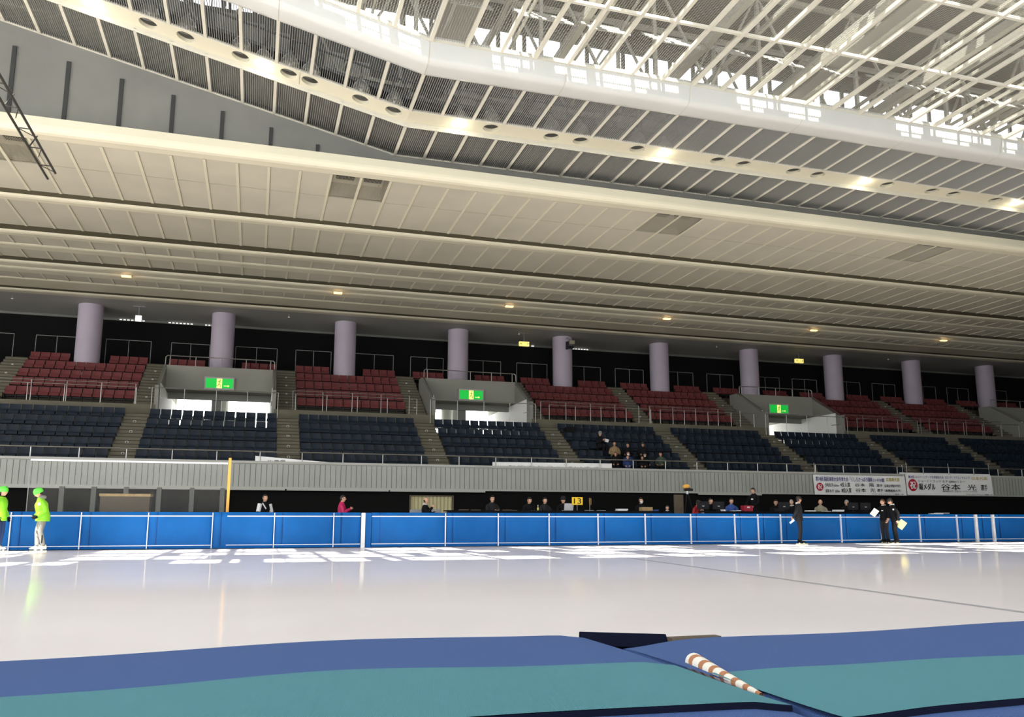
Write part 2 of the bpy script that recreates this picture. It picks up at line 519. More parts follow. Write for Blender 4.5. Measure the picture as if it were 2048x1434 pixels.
# top corridor wall and curtain, thin bright gap under the soffit
struct(MB().box(-45, XR + 6, 50.7, 50.9, 8.9, 12.22), 'wall_back', 'black', 'black curtain wall behind the columns')
gap = MB()
gap.box(-45, XR + 6, 50.64, 50.69, 12.18, 12.30, 0)
for x0, x1, s in ((-7.9, -6.5, 7), (-5.3, -3.9, 7), (-3.3, -2.6, 4), (16.9, 17.2, 1), (19.4, 21.0, 8)):
    for k in range(s):
        xx = x0 + (x1 - x0) * k / s
        gap.box(xx, xx + (x1 - x0) / s * 0.6, 50.60, 50.64, 12.21, 12.26, 1)
struct(gap, 'window_1', ['parapet_groove', 'pale_gap'], 'thin row of small daylit gaps above the black curtain')
struct(MB().box(XR, XR + 0.4, -9, 51, 0, 19), 'wall_blocker_right', 'gray_wall')  # unseen wall added to keep light off the right side
struct(MB().box(25, XR, -9.0, -8.7, 0, 19.6), 'wall_blocker_near', 'gray_wall')  # added out of view behind the camera, darkens the right half

# columns
for n in range(0, 10):
    mb = MB().lathe([(0.62, 8.0), (0.62, 12.3)], 40, (colx(n), 48.0, 0))
    struct(mb, 'column', 'column', 'lavender round column, %s from left' % nth(n), smooth=True)

# vomitories (entrance portals)
for i, n in enumerate(VOM):
    c = blockx(n)
    root = sroot('portal', 'pale entrance portal with slanted side walls, %s from left' % nth(i))
    for s in (-1, 1):
        m = MB()
        xs = sorted((c + s * 2.62, c + s * 2.80))
        m.prism([(42.42, 5.2), (42.42, 7.30), (42.9, 7.35), (45.5, 8.86), (46.3, 8.86), (46.3, 8.0), (51.0, 8.0), (51.0, 5.2)], 'x', xs[0], xs[1])
        m.build('side_wall', 'portal', root)
    MB().box(c - 2.62, c + 2.62, 45.2, 46.3, 7.55, 8.80).build('lintel', 'portal', root)
    MB().box(c - 2.62, c + 2.62, 46.3, 51.0, 8.05, 8.27).build('passage_ceiling', 'portal', root)
    MB().box(c - 2.62, c + 2.62, 42.4, 51.0, 4.9, 5.25).build('passage_floor', 'concrete', root)
    MB().box(c - 2.62, c + 2.62, 46.31, 47.7, 8.0, 8.25).build('upper_slab', 'concrete_dark', root)
    MB().box(c - 2.62, c + 2.62, 47.5, 51.0, 8.28, 8.87).build('upper_tread', 'concrete_dark', root)
    pier = MB().box(c - 0.42, c + 0.05, 46.56, 48.0, 5.25, 8.05)
    pier.build('pier', 'portal', root)
    MB().box(c - 2.62, c + 2.62, 46.4, 46.55, 7.22, 8.05).build('hanging_wall', 'portal', root)
    MB().box(c - 2.62, c + 2.62, 50.9, 51.0, 5.25, 8.05).build('end_wall', 'parapet', root)
    for s in (-1, 1):
        xs = sorted((c + s * 2.62, c + s * 2.60))
        MB().box(xs[0], xs[1], 43.0, 50.9, 5.25, 7.5).build('daylit_lining', 'daylit_white', root)  # added lining, its white colour makes the side walls look daylit
    win = root
    for x0, x1 in ((c - 2.5, c - 0.5), (c + 0.3, c + 2.55)):
        f = MB().box(x0, x1, 50.80, 50.9, 5.8, 7.92)
        f.build('daylit_window', 'day_window', root)
        MB().box(x0 + 0.35, x0 + 1.5, 50.74, 50.79, 6.3, 6.85).build('sill_panel', 'parapet_cap', root)
    ra = MB()
    for s in (-1, 1):
        ra.tube([(c + s * 2.58, 42.5, 6.75), (c + s * 2.58, 43.4, 6.78)], 0.02)
        ra.tube([(c + s * 2.58, 42.5, 6.75), (c + s * 2.58, 42.5, 6.5)], 0.02)
    ra.build('handrail', 'steel_dim', root)
    # exit sign on the lintel
    if n == 9: continue
    t = empty('exit_sign', (c - 0.02, 45.2, 7.93))
    tag(t, 'glowing green exit sign with running figure, %s from left' % ORD[i], 'exit sign', 'green exit signs over the portals')
    MB().box(-0.74, 0.74, -0.14, -0.001, -0.33, 0.33).build('housing', 'sign_box', t)
    MB().box(-0.67, 0.67, -0.15, -0.141, -0.25, 0.25).build('green_panel', 'exit_green', t)
    MB().box(-0.13, 0.13, -0.16, -0.151, -0.25, 0.25).build('lit_doorway', 'exit_white', t)
    fig = MB()
    fig.lathe([(0.0, -0.035), (0.03, -0.02), (0.036, 0.0), (0.03, 0.02), (0.0, 0.035)], 10, (0.03, -0.165, 0.17))
    for a, b in (((0.02, 0.12), (-0.02, -0.03)), ((0.02, 0.10), (-0.08, 0.06)), ((0.02, 0.10), (0.09, 0.03)),
                 ((-0.02, -0.03), (0.07, -0.10)), ((0.07, -0.10), (0.05, -0.21)), ((-0.02, -0.03), (-0.07, -0.12)), ((-0.07, -0.12), (-0.12, -0.14))):
        fig.bar((a[0], -0.165, a[1]), (b[0], -0.165, b[1]), 0.017, 6)
    fig.build('running_figure', 'exit_mark', t)
    ar = MB().box(0.22, 0.42, -0.16, -0.151, -0.14, -0.11)
    ar.prism([(0.42, -0.18), (0.50, -0.125), (0.42, -0.07)], 'y', -0.16, -0.151)
    ar.build('arrow', 'exit_white', t)

# ------------------------------------------------------------------ ceiling over the stands
CZ = 12.30
X0C, X1C = -45.0, XR + 6
def curve_beam(y0, y1, drop, name, label, top=0.07):
    """long cream beam with a rounded lower edge towards the rink"""
    r = min(0.22, (y1 - y0) * 0.45)
    prof = [(y0, CZ + top)] + [(y0 + r - r * math.cos(rad(a)), CZ - drop + r - r * math.sin(rad(a))) for a in (0, 20, 40, 60, 90)] + [(y1 - 0.05, CZ - drop), (y1, CZ - drop + 0.05), (y1, CZ + top)]
    return struct(MB().prism(prof, 'x', X0C, X1C), name, 'cream', label)
curve_beam(26.12, 26.75, 0.02, 'ceiling_beam', 'large cream edge beam below the grey wedge wall', 0.45)
curve_beam(31.76, 32.30, 0.05, 'ceiling_beam', 'second cream ceiling beam from the rink side')
curve_beam(35.94, 36.52, 0.05, 'ceiling_beam', 'third cream ceiling beam from the rink side')
curve_beam(37.62, 38.42, 0.03, 'ceiling_beam', 'flat cream ceiling strip before the fourth groove')
curve_beam(40.32, 41.10, 0.05, 'ceiling_beam', 'cream ceiling beam holding the small warm downlights')
curve_beam(41.16, 42.02, 0.07, 'ceiling_beam', 'cream ceiling beam just behind the downlights')
curve_beam(43.14, 44.82, 0.03, 'ceiling_beam', 'wide cream strip before the last groove')
curve_beam(45.40, 46.06, 0.05, 'ceiling_beam', 'last cream beam at the edge of the grey soffit')

def panel_strip(y0, y1, seams, label, gaps=()):
    root = sroot('ceiling', label)
    m = MB()
    gx = sorted(gaps)
    if gx:
        ys = seams[0]
        x = X0C
        for a, b in gx:
            m.box(x, a, y0, ys, CZ, CZ + 0.04); x = b
        m.box(x, X1C, y0, ys, CZ, CZ + 0.04)
        m.box(X0C, X1C, ys, y1, CZ, CZ + 0.04)
    else:
        m.box(X0C, X1C, y0, y1, CZ, CZ + 0.04)
    m.build('ceiling_panels', 'panel', root)
    r = MB()
    x = -2.09 - 14 * 1.0
    while x < XR:
        r.box(x - 0.045, x + 0.045, y0, y1, CZ - 0.02, CZ - 0.001, 0)
        r.box(x + 0.05, x + 0.065, y0, y1, CZ - 0.008, CZ - 0.001, 1)
        x += 1.0
    r.build('panel_ribs', ['cream', 'seam'], root)
    if seams:
        s = MB()
        for ys in seams:
            s.box(X0C, X1C, ys - 0.02, ys + 0.02, CZ - 0.006, CZ - 0.001)
        s.build('panel_seam', 'seam', root)
    # dark slot behind the strip
    return root
REC = [(-9.02, -7.15), (1.96, 3.86), (13.96, 15.86), (25.96, 27.86), (37.96, 39.86), (49.96, 51.86)]
panel_strip(26.75, 31.24, [28.74], 'beige slatted ceiling panels nearest the rink', REC)
panel_strip(32.30, 35.24, [], 'beige ceiling panels behind the second beam')
panel_strip(36.52, 37.62, [], 'narrow beige ceiling panels behind the third beam')
panel_strip(38.42, 39.66, [], 'beige ceiling panels before the downlight beam')
panel_strip(42.02, 43.14, [], 'beige ceiling panels behind the downlight beam')
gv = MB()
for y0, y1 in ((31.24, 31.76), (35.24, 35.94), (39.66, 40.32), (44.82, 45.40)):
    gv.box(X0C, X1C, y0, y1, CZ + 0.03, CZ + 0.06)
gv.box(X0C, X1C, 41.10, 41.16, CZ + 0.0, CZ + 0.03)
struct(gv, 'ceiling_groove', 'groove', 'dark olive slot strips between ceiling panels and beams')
struct(MB().box(X0C, X1C, 46.06, 51.0, CZ, CZ + 0.3), 'ceiling', 'soffit', 'smooth grey soffit over the columns')
struct(MB().box(X0C, X1C, 26.92, 51.0, 13.2, 13.3), 'ceiling', 'attic_dark')
for i, (a, b) in enumerate(REC):
    t = empty('recessed_light', ((a + b) / 2, 27.80, CZ))
    tag(t, 'unlit recessed slatted light fitting in the beige ceiling, %s from left' % ORD[i], 'ceiling light', 'recessed fittings in the ceiling')
    hw = (b - a) / 2
    m = MB()
    m.box(-hw, hw, -0.96, 0.90, 0.55, 0.58)
    m.box(-hw - 0.03, -hw, -0.96, 0.90, 0.0, 0.58); m.box(hw, hw + 0.03, -0.96, 0.90, 0.0, 0.58)
    m.box(-hw, hw, -0.99, -0.96, 0.05, 0.58); m.box(-hw, hw, 0.90, 0.93, 0.05, 0.58)
    m.build('recess_box', 'panel', t)
    for s in (-0.47, 0.47):
        MB().box(s - 0.30, s + 0.30, -0.80, -0.25, 0.20, 0.54).build('lamp_body', 'dark_steel', t)
    m = MB()
    x = -hw + 0.03
    while x < hw:
        m.box(x, x + 0.006, -0.95, 0.93, 0.01, 0.03); x += 0.045
    m.build('louvre_grille', 'panel', t)

for i, (px, py) in enumerate([(252, 549), (676, 584), (1004, 611), (1333, 636), (1627, 659), (1888, 679)]):
    x = [-6.28, 3.48, 12.5, 21.84, 31.65, 41.36][i]
    t = empty('downlight', (x, 41.13, CZ - 0.09))
    tag(t, 'small glowing amber downlight under the ceiling, %s from left' % ORD[i], 'downlight', 'amber downlights along one beam')
    MB().box(-0.24, 0.24, -0.12, 0.12, 0.0, 0.03).build('frame', 'cream', t)
    MB().box(-0.20, 0.20, -0.09, 0.09, -0.05, 0.0).build('lens', 'warm_on', t)
    ld = bpy.data.lights.new('downlight_lamp', 'POINT')
    ld.energy = 6; ld.color = (1.0, 0.6, 0.25); ld.shadow_soft_size = 0.12
    lo = bpy.data.objects.new('downlight_lamp', ld)
    COL.objects.link(lo); lo.parent = t; lo.location = (0, 0, -0.25)

# small sprinklers on the soffit
for i, (x, y) in enumerate([(25, 592), (578, 630), (1038, 664), (1433, 690), (1776, 715)]):
    q = at(x, y, 48.0)
    d = (q - Vector((0, 0, EYE))); q = Vector((0, 0, EYE)) + d * ((CZ - 0.03 - EYE) / d.z)
    t = empty('sprinkler', (q.x, q.y, CZ))
    tag(t, 'tiny white sprinkler head on the grey soffit, %s from left' % ORD[i], 'sprinkler', 'sprinklers on the grey soffit')
    MB().bar((0, 0, 0), (0, 0, -0.14), 0.02, 8).build('stem', 'steel_dim', t)
    MB().lathe([(0.0, -0.20), (0.05, -0.18), (0.06, -0.15), (0.0, -0.13)], 10).build('head', 'paper', t)

# hanging signs under the soffit
def hang_sign(x, y, Y, wd, hg, mname, label, glyph):
    q = at(x, y, Y)
    t = empty('hanging_sign', (q.x, Y, q.z))
    tag(t, label, 'sign')
    MB().box(-wd / 2, wd / 2, -0.08, 0.08, -hg / 2, hg / 2).build('light_box', mname, t)
    MB().box(-0.30, 0.30, -0.05, 0.05, CZ - q.z - 0.04, CZ - q.z - 0.001).bar((0, 0, hg / 2), (0, 0, CZ - q.z - 0.03), 0.02).build('hanger', 'steel_dim', t)
    if glyph:
        for s in (-1, 1):
            MB().prism([(s * wd * 0.44, 0.0), (s * wd * 0.30, hg * 0.25), (s * wd * 0.30, -hg * 0.25)], 'y', -0.095, -0.081).build('arrow', 'exit_mark', t)
hang_sign(277, 637, 47.4, 0.30, 0.30, 'pale_gap', 'small white lit square sign hanging right of the first column', False)
hang_sign(1048, 688, 47.4, 0.62, 0.27, 'sign_yellow', 'yellow lit sign hanging left of the fifth column', True)
hang_sign(1598, 722, 47.4, 0.62, 0.27, 'sign_yellow', 'yellow lit sign hanging left of the eighth column', True)

# ------------------------------------------------------------------ high ceiling over the rink
XK, SL = 4.0, 0.226
def lift(x):
    return max(0.0, (XK - x) * SL)
ZL = 13.25
# grey wall between the edge beam and the louvres
mb = MB()
mb.add([(-30, 26.75, CZ), (XK, 26.75, CZ), (X1C, 26.75, CZ), (X1C, 26.75, ZL + 0.02), (XK, 26.75, ZL + 0.02), (-30, 26.75, ZL + 0.02 + lift(-30))],
       [(0, 1, 4, 5), (1, 2, 3, 4)])
gw = struct(mb, 'wall_upper', 'gray_wall', 'smooth grey wedge wall between edge beam and louvred ceiling')
for i, (x, zt) in enumerate([(-7.69, 15.20), (-6.18, 14.95), (-4.65, 14.62), (-3.12, 14.32), (-1.61, 14.0), (-.08, 13.66), (1.43, 13.27), (2.93, 12.90)]):
    t = MB().box(x - 0.06, x + 0.06, 26.70, 26.76, 12.72, zt)
    o = t.build('wall_slot', 'slot')
    tag(o, 'narrow dark vertical slot in the grey wedge wall, %s from left' % ORD[i], 'wall slot', 'dark slots in the wedge wall')

LXS = [XK + 1.005 * k for k in range(-17, 46)]
def fin_panel(depth, pitch=0.064):
    m = MB()
    x = 0.06
    while x < 0.97:
        m.box(x, x + 0.008, 0, depth, 0.0, 0.05); x += pitch
    return m.mesh('louvre_panel', 'fin')
def rib_mesh(depth, nm):
    return MB().box(-0.045, 0.045, 0, depth, -0.03, 0.07).mesh(nm, 'frame')
def louvre_band(y0, y1, z, label):
    root = sroot('ceiling', label)
    pm, rm = fin_panel(y1 - y0), rib_mesh(y1 - y0, 'frame_rib')
    for x in LXS:
        o = bpy.data.objects.new('frame_rib', rm); COL.objects.link(o); o.parent = root
        o.location = (x, y0, z + lift(x))
        o = bpy.data.objects.new('louvre_panel', pm); COL.objects.link(o); o.parent = root
        o.location = (x, y0, z + lift(x))
        if x < XK - 0.01:
            o.rotation_euler = (0, math.atan(SL), 0)
            o.scale = (math.sqrt(1 + SL * SL), 1, 1)
    m = MB()
    for a, b in ((-30, XK), (XK, X1C)):
        for y in (y0, y1):
            m.beam((a, y, z + lift(a) + 0.01), (b, y, z + lift(b) + 0.01), 0.05, 0.06)
    m.build('edge_frame', 'frame', root)
    return root
louvre_band(24.52, 26.72, ZL, 'outer band of louvred ceiling panels above the grey wall')
louvre_band(21.50, 23.74, ZL + 0.14, 'inner band of louvred ceiling panels between the two cream beams')

sh1 = MB()
for a, b in ((-30, XK), (XK, X1C)):
    sh1.add([(a, 24.62, ZL + 0.55 + lift(a)), (b, 24.62, ZL + 0.55 + lift(b)), (b, 26.74, ZL + 0.16 + lift(b)), (a, 26.74, ZL + 0.16 + lift(a))], [(0, 1, 2, 3)])
struct(sh1, 'ceiling', 'gray_wall', 'grey sheet close above the outer louvres')
# beam with round holes
hb = sroot('ceiling_beam', 'cream beam with round lamp holes between louvre bands')
HY0, HY1, HZ = 23.74, 24.52, ZL + 0.14
pitch, hx0 = 1.0363, 5.67
holes, lamps = {}, {}
for k in range(-14, 40):
    x = hx0 + pitch * k if hx0 + pitch * k > XK else None
    holes[k] = False
ks = {}
for k in range(0, 40):
    if k in (0, 7, 15, 22, 30, 37): ks[k] = 'L'
    elif k in (1, 3, 4, 6, 9, 10, 12, 13, 16, 18, 19, 21, 24, 25, 27, 28, 31, 33, 34, 36): ks[k] = 'h'
hole_x = [(hx0 + pitch * k, t) for k, t in ks.items()]
hole_x += [(3.55, 'h'), (2.52, 'h'), (0.99, 'h'), (0.36, 'h'), (-0.41, 'L'), (-1.05, 'h'), (-2.6, 'h'), (-3.63, 'h'), (-5.14, 'L'), (-6.7, 'h'), (-7.7, 'h')]
hole_x.sort()
def plate(x0, x1, hx=None, r=0.26):
    """flat bottom plate of the beam, with a round hole at hx"""
    m = MB()
    zf = lambda x: HZ + lift(x)
    if hx is None:
        m.add([(x0, HY0, zf(x0)), (x1, HY0, zf(x1)), (x1, HY1, zf(x1)), (x0, HY1, zf(x0))], [(0, 3, 2, 1)])
        return m
    n = 32
    cy = (HY0 + HY1) / 2
    inner, outer = [], []
    for k in range(n):
        a = 2 * PI * k / n
        ca, sa = math.cos(a), math.sin(a)
        inner.append((hx + r * ca, cy + r * sa))
        tx = ((x1 - hx) if ca > 0 else (hx - x0)) / max(1e-6, abs(ca))
        ty = (HY1 - cy) / max(1e-6, abs(sa))
        t = min(tx, ty)
        outer.append((hx + t * ca, cy + t * sa))
    for ox in (x0, x1):                      # put true corners into the outline
        for oy in (HY0, HY1):
            j = min(range(n), key=lambda q: (outer[q][0] - ox) ** 2 + (outer[q][1] - oy) ** 2)
            outer[j] = (ox, oy)
    vs = [(x, y, zf(x)) for x, y in inner] + [(x, y, zf(x)) for x, y in outer] + [(x, y, zf(x) + 0.12) for x, y in inner]
    fs = []
    for k in range(n):
        k2 = (k + 1) % n
        fs.append((k, k + n, k2 + n, k2))
        fs.append((k, k2, k2 + 2 * n, k + 2 * n))
    return m.add(vs, fs)
pl = MB()
x = -30.0
for hx, t in hole_x:
    if hx - 0.31 > x + 0.01:
        if x < XK < hx - 0.31:
            pl.merge(plate(x, XK)); pl.merge(plate(XK, hx - 0.31))
        else:
            pl.merge(plate(x, hx - 0.31))
    pl.merge(plate(max(x, hx - 0.31), hx + 0.31, hx))
    x = hx + 0.31
pl.merge(plate(x, X1C))
pl.build('hole_plate', 'cream', hb)
sd2 = MB()
for a, b in ((-30, XK), (XK, X1C)):
    for y in (HY0, HY1):
        hh = 0.07 if y == HY0 else 0.16
        sd2.add([(a, y, HZ + lift(a)), (b, y, HZ + lift(b)), (b, y, HZ + lift(b) + hh), (a, y, HZ + lift(a) + hh)], [(0, 1, 2, 3)])
    sd2.add([(a, HY1, HZ + lift(a)), (b, HY1, HZ + lift(b)), (b, HY1, ZL + lift(b) - 0.03), (a, HY1, ZL + lift(a) - 0.03)], [(3, 2, 1, 0)])
sd2.build('beam_side', 'frame', hb)

# bell lamps above the holes
bell = MB().lathe([(0.30, 0.0), (0.28, 0.10), (0.22, 0.22), (0.12, 0.34), (0.06, 0.40), (0.06, 0.50), (0.0, 0.50)], 24).mesh('reflector', 'reflector', True)
cord = MB().bar((0, 0, 0.5), (0, 0, 1.3), 0.012, 6).mesh('cord', 'dark_steel')
bulb_on = MB().lathe([(0.0, -0.13), (0.14, -0.10), (0.25, -0.03), (0.285, 0.04), (0.24, 0.10), (0.0, 0.10)], 20).mesh('bulb', 'lamp_on', True)
bulb_off = MB().lathe([(0.0, 0.02), (0.05, 0.04), (0.07, 0.10), (0.05, 0.20), (0.0, 0.20)], 12).mesh('bulb', 'silver', True)
non = noff = 0
for hx, t in hole_x:
    if hx > 31: continue
    on = t == 'L'
    r = empty('bell_lamp', (hx, (HY0 + HY1) / 2, HZ + lift(hx) + (0.10 if on else 0.26)))
    if on:
        tag(r, 'lit bell lamp shining through the holed beam, %s lit one from left' % nth(non), 'ceiling lamp', 'lit bell lamps'); non += 1
    else:
        tag(r, 'unlit bell lamp behind a round beam hole, %s unlit one from left' % nth(noff), 'ceiling lamp', 'unlit bell lamps'); noff += 1
    for nm, me in (('reflector', bell), ('cord', cord), ('bulb', bulb_on if on else bulb_off)):
        o = bpy.data.objects.new(nm, me); COL.objects.link(o); o.parent = r
    if on:
        ld = bpy.data.lights.new('bell_lamp_light', 'POINT')
        ld.energy = 20; ld.color = (1, 0.92, 0.72); ld.shadow_soft_size = 0.12
        lo = bpy.data.objects.new('bell_lamp_light', ld); COL.objects.link(lo); lo.parent = r; lo.location = (0, 0, -0.30)

# curved white fascia up to the open mesh ceiling
FZ0, FY0, FY1, MZ = ZL + 0.14, 21.52, 20.72, ZL + 0.72
prof = [(FY0 + 0.02, FZ0 + 0.03), (FY0, FZ0 - 0.03), (FY0 - 0.12, FZ0 - 0.05)]
for k in range(7):
    a = rad(90 * k / 6)
    prof.append((FY0 - 0.46 - 0.26 * math.sin(a), FZ0 + 0.13 - 0.16 * math.cos(a)))
prof += [(FY1, MZ - 0.10), (FY1, MZ + 0.12)]
m = MB()
for a, b in ((-30, XK), (XK, X1C)):
    vs = [(a, y, z + lift(a)) for y, z in prof] + [(b, y, z + lift(b)) for y, z in prof]
    n = len(prof)
    m.add(vs, [(i, i + 1, i + 1 + n, i + n) for i in range(n - 1)])
fas = struct(m, 'ceiling_fascia', 'fascia', 'curved white fascia between louvres and open mesh ceiling', smooth=True)
j = MB()
for x in [XK + 4.02 * k for k in range(-4, 12)]:
    n = len(prof)
    j.add([(x - .012, y - .004, z + lift(x) - .004) for y, z in prof] + [(x + .012, y - .004, z + lift(x) - .004) for y, z in prof], [(i, i + 1, i + 1 + n, i + n) for i in range(n - 1)])
j.build('fascia_joint', 'panel', fas)

# mesh ceiling: ribs 1 m apart, cross ribs, perforated sheets
root = sroot('ceiling', 'open perforated metal mesh ceiling on cream ribs')
MY0, MY1 = 8.0, 20.72
rm = MB().box(-0.05, 0.05, 0, MY1 - MY0, -0.05, 0.06).mesh('mesh_rib', 'frame')
for k in range(-17, 46):
    x = XK + 0.03 + 1.01 * k
    o = bpy.data.objects.new('mesh_rib', rm); COL.objects.link(o); o.parent = root
    o.location = (x, MY0, MZ + lift(x))
cr = MB()
for y in (20.705, 17.95, 15.2, 12.45, 9.7):
    for a, b in ((-30, XK), (XK, X1C)):
        cr.beam((a, y, MZ + lift(a)), (b, y, MZ + lift(b)), 0.04 if y > 20 else 0.09, 0.08)
cr.build('cross_rib', 'frame', root)
sh = MB()
sh.add([(-30, MY0, MZ + lift(-30) + 0.05), (XK, MY0, MZ + 0.05), (XK, MY1, MZ + 0.05), (-30, MY1, MZ + lift(-30) + 0.05)], [(0, 1, 2, 3)])
sh.add([(XK, MY0, MZ + 0.05), (X1C, MY0, MZ + 0.05), (X1C, MY1, MZ + 0.05), (XK, MY1, MZ + 0.05)], [(0, 1, 2, 3)])
sh.build('mesh_sheet', 'mesh_sheet', root)

# attic steelwork above the mesh
RZ = 19.7
for i, y in enumerate((16.6, 23.0, 25.9)):
    m = MB()
    zb, zt = MZ + (1.6 if i < 1 else 1.4), RZ - 0.45
    m.beam((-30, y, zb + 2.2), (XK, y, zb), 0.13, 0.13); m.beam((XK, y, zb), (X1C, y, zb), 0.13, 0.13)
    m.beam((-30, y, zt), (X1C, y, zt), 0.16, 0.16)
    for k in range(-4, 14):
        x = XK + 4.04 * k
        zx = lambda q: zb + min(2.2, lift(q) * 0.3)
        m.beam((x, y, zx(x)), (x, y, zt), 0.12, 0.12)
        m.beam((x, y, zt), (x + 2.02, y, zx(x + 2.02)), 0.08, 0.08)
        m.beam((x + 2.02, y, zx(x + 2.02)), (x + 4.04, y, zt), 0.08, 0.08)
    struct(m, 'roof_truss', 'truss_white', 'pale steel roof truss above the mesh ceiling, %s from the near side' % ORD[i])
m = MB()
for k in range(-14, 46):
    x = XK + 0.5 + 1.01 * k
    z = MZ + 0.55 + lift(x)
    if k % 2 == 0: m.box(x - 0.03, x + 0.03, 8, 22.0, z, z + 0.10)
    if k % 4 == 0:
        m.box(x - 0.10, x + 0.10, 8, 26.85, z + 0.7, z + 1.0)
    if k % 4 == 2:
        m.box(x - 0.05, x + 0.05, 8, 26.85, z + 1.6, z + 1.75)
struct(m, 'roof_beam', 'truss_white', 'long pale roof beams running over the mesh ceiling')
lv = MB()
rl = random.Random(3)
for k in range(-7, 24):
    x = XK + 0.3 + 2.02 * k
    w_ = rl.choice((0.9, 1.2, 1.5))
    for q in range(5):
        if rl.random() < 0.2: continue
        y, z = 19.55 + 0.24 * q, MZ + 0.45 + lift(x) + 0.20 * q
        lv.add([(x, y, z), (x + w_, y, z - SL * w_ * (x < XK - 1)), (x + w_, y + 0.10, z + 0.13 - SL * w_ * (x < XK - 1)), (x, y + 0.10, z + 0.13),
                (x, y + 0.02, z - .01), (x + w_, y + 0.02, z - .01 - SL * w_ * (x < XK - 1)), (x + w_, y + 0.12, z + 0.12 - SL * w_ * (x < XK - 1)), (x, y + 0.12, z + 0.12)],
               [(0, 1, 2, 3), (7, 6, 5, 4), (0, 4, 5, 1), (3, 2, 6, 7)])
struct(lv, 'roof_louvre', 'duct', 'slatted sun louvres in the roof space')
m = MB()
for x in (5.0, 17.2, 29.4):
    m.box(x - 0.42, x + 0.42, 12, 26.85, MZ + 1.2, MZ + 1.9)
struct(m, 'roof_duct', 'duct', 'broad grey ducts above the mesh ceiling')
# catwalk seen through the inner louvre band
cw = sroot('catwalk', 'dark service catwalk with panels above the louvred ceiling')
for a, b in ((-16.0, XK), (XK, 46.0)):
    m = MB()
    L = lambda x, d: ZL + 1.15 + lift(x) + d
    m.beam((a, 25.3, L(a, 0)), (b, 25.3, L(b, 0)), 1.0, 0.10)
    for d in (0.55, 1.05):
        m.beam((a, 24.8, L(a, d)), (b, 24.8, L(b, d)), 0.05, 0.05)
    x = a
    while x < b:
        m.beam((x, 24.8, L(x, 0)), (x, 24.8, L(x, 1.05)), 0.05, 0.05); x += 1.4
    m.build('walkway_rail', 'attic_dark', cw)
    m = MB(); x = a + 0.3; k = 0
    while x < b - 1.2:
        if k % 4 != 3:
            m.box(x, x + 0.62, 25.9, 26.05, L(x, 0.25), L(x, 1.25))
        x += 0.86; k += 1
    m.build('cabinet', 'duct', cw)
# clerestory wall with windows and roof with skylight openings
aw = MB()
for a, b, z0, z1 in ((-30, X1C, 13.3, 17.75), (-30, X1C, 18.75, RZ)):
    aw.box(a, b, 26.90, 27.0, z0, z1)
x = -30.0
while x < X1C:
    aw.box(x, x + 0.14, 26.90, 27.0, 17.75, 18.75); x += 1.01 if int(x * 7) % 3 else 1.5
struct(aw, 'wall_attic', 'attic', 'clerestory wall in the roof space')
rf = MB()
def roof_strip(y0, y1):
    rf.box(-30, X1C, y0, y1, RZ, RZ + 0.25)
rows = [(9.2, 10.9), (11.4, 13.2), (13.6, 15.2), (15.7, 18.25)]
prev = -12.0
for y0, y1 in rows:
    roof_strip(prev, y0)
    x = -30 + random.uniform(0, 2)
    xp = -30.0
    while x < 33:
        wdt = random.choice((1.4, 2.2, 3.0, 4.0))
        rf.box(xp, x, y0, y1, RZ, RZ + 0.25)
        xp = x + wdt
        x = xp + random.choice((0.5, 0.7, 1.2, 2.0))
    rf.box(xp, X1C, y0, y1, RZ, RZ + 0.25)
    prev = y1
roof_strip(prev, 27.2)
struct(rf, 'roof', 'attic', 'roof deck with skylight openings')

# dark lattice boom hanging at the left
t = empty('lattice_boom', (0, 0, 0))
tag(t, 'dark steel lattice boom hanging below the ceiling at the upper left', 'lattice boom')
ch = MB(); web = MB()
BZ = 10.6
A0, A1 = Vector((-5.83, 12.0, BZ)), Vector((-5.86, 25.0, BZ))
B0v, B1v = Vector((-6.13, 12.0, BZ)), Vector((-6.16, 25.5, BZ))
for a, b in ((A0, A1), (B0v, B1v)):
    ch.bar(a, b, 0.032, 8)
up3 = Vector((0.0, 0, 0.34))
y = 13.0; k = 0
while y < 25.2:
    pa = A0.lerp(A1, (y - 12) / 13); pb = B0v.lerp(B1v, (y - 12) / 13.5)
    web.bar(pa, pb, 0.016, 6)
    if k % 2:
        web.bar(pb, pb + Vector((0.12, 0.2, 0.42)), 0.02, 6)
        web.bar(pa, pb + Vector((0.1, 0.6, 0.0)), 0.012, 6)
    else:
        web.bar(pb, pa + Vector((0.0, 0.45, 0.0)), 0.012, 6)
    y += 1.15; k += 1
for y in (13.0, 16.0):
    pa = A0.lerp(A1, (y - 12) / 13)
    web.bar(pa, pa + Vector((0, 0, lift(-6) + ZL - BZ - 0.2 if y > 22 else lift(-6) + MZ - BZ - 0.06)), 0.012, 6)
ch.build('chord', 'dark_steel', t)
web.build('lacing', 'dark_steel', t)
#SPLIT

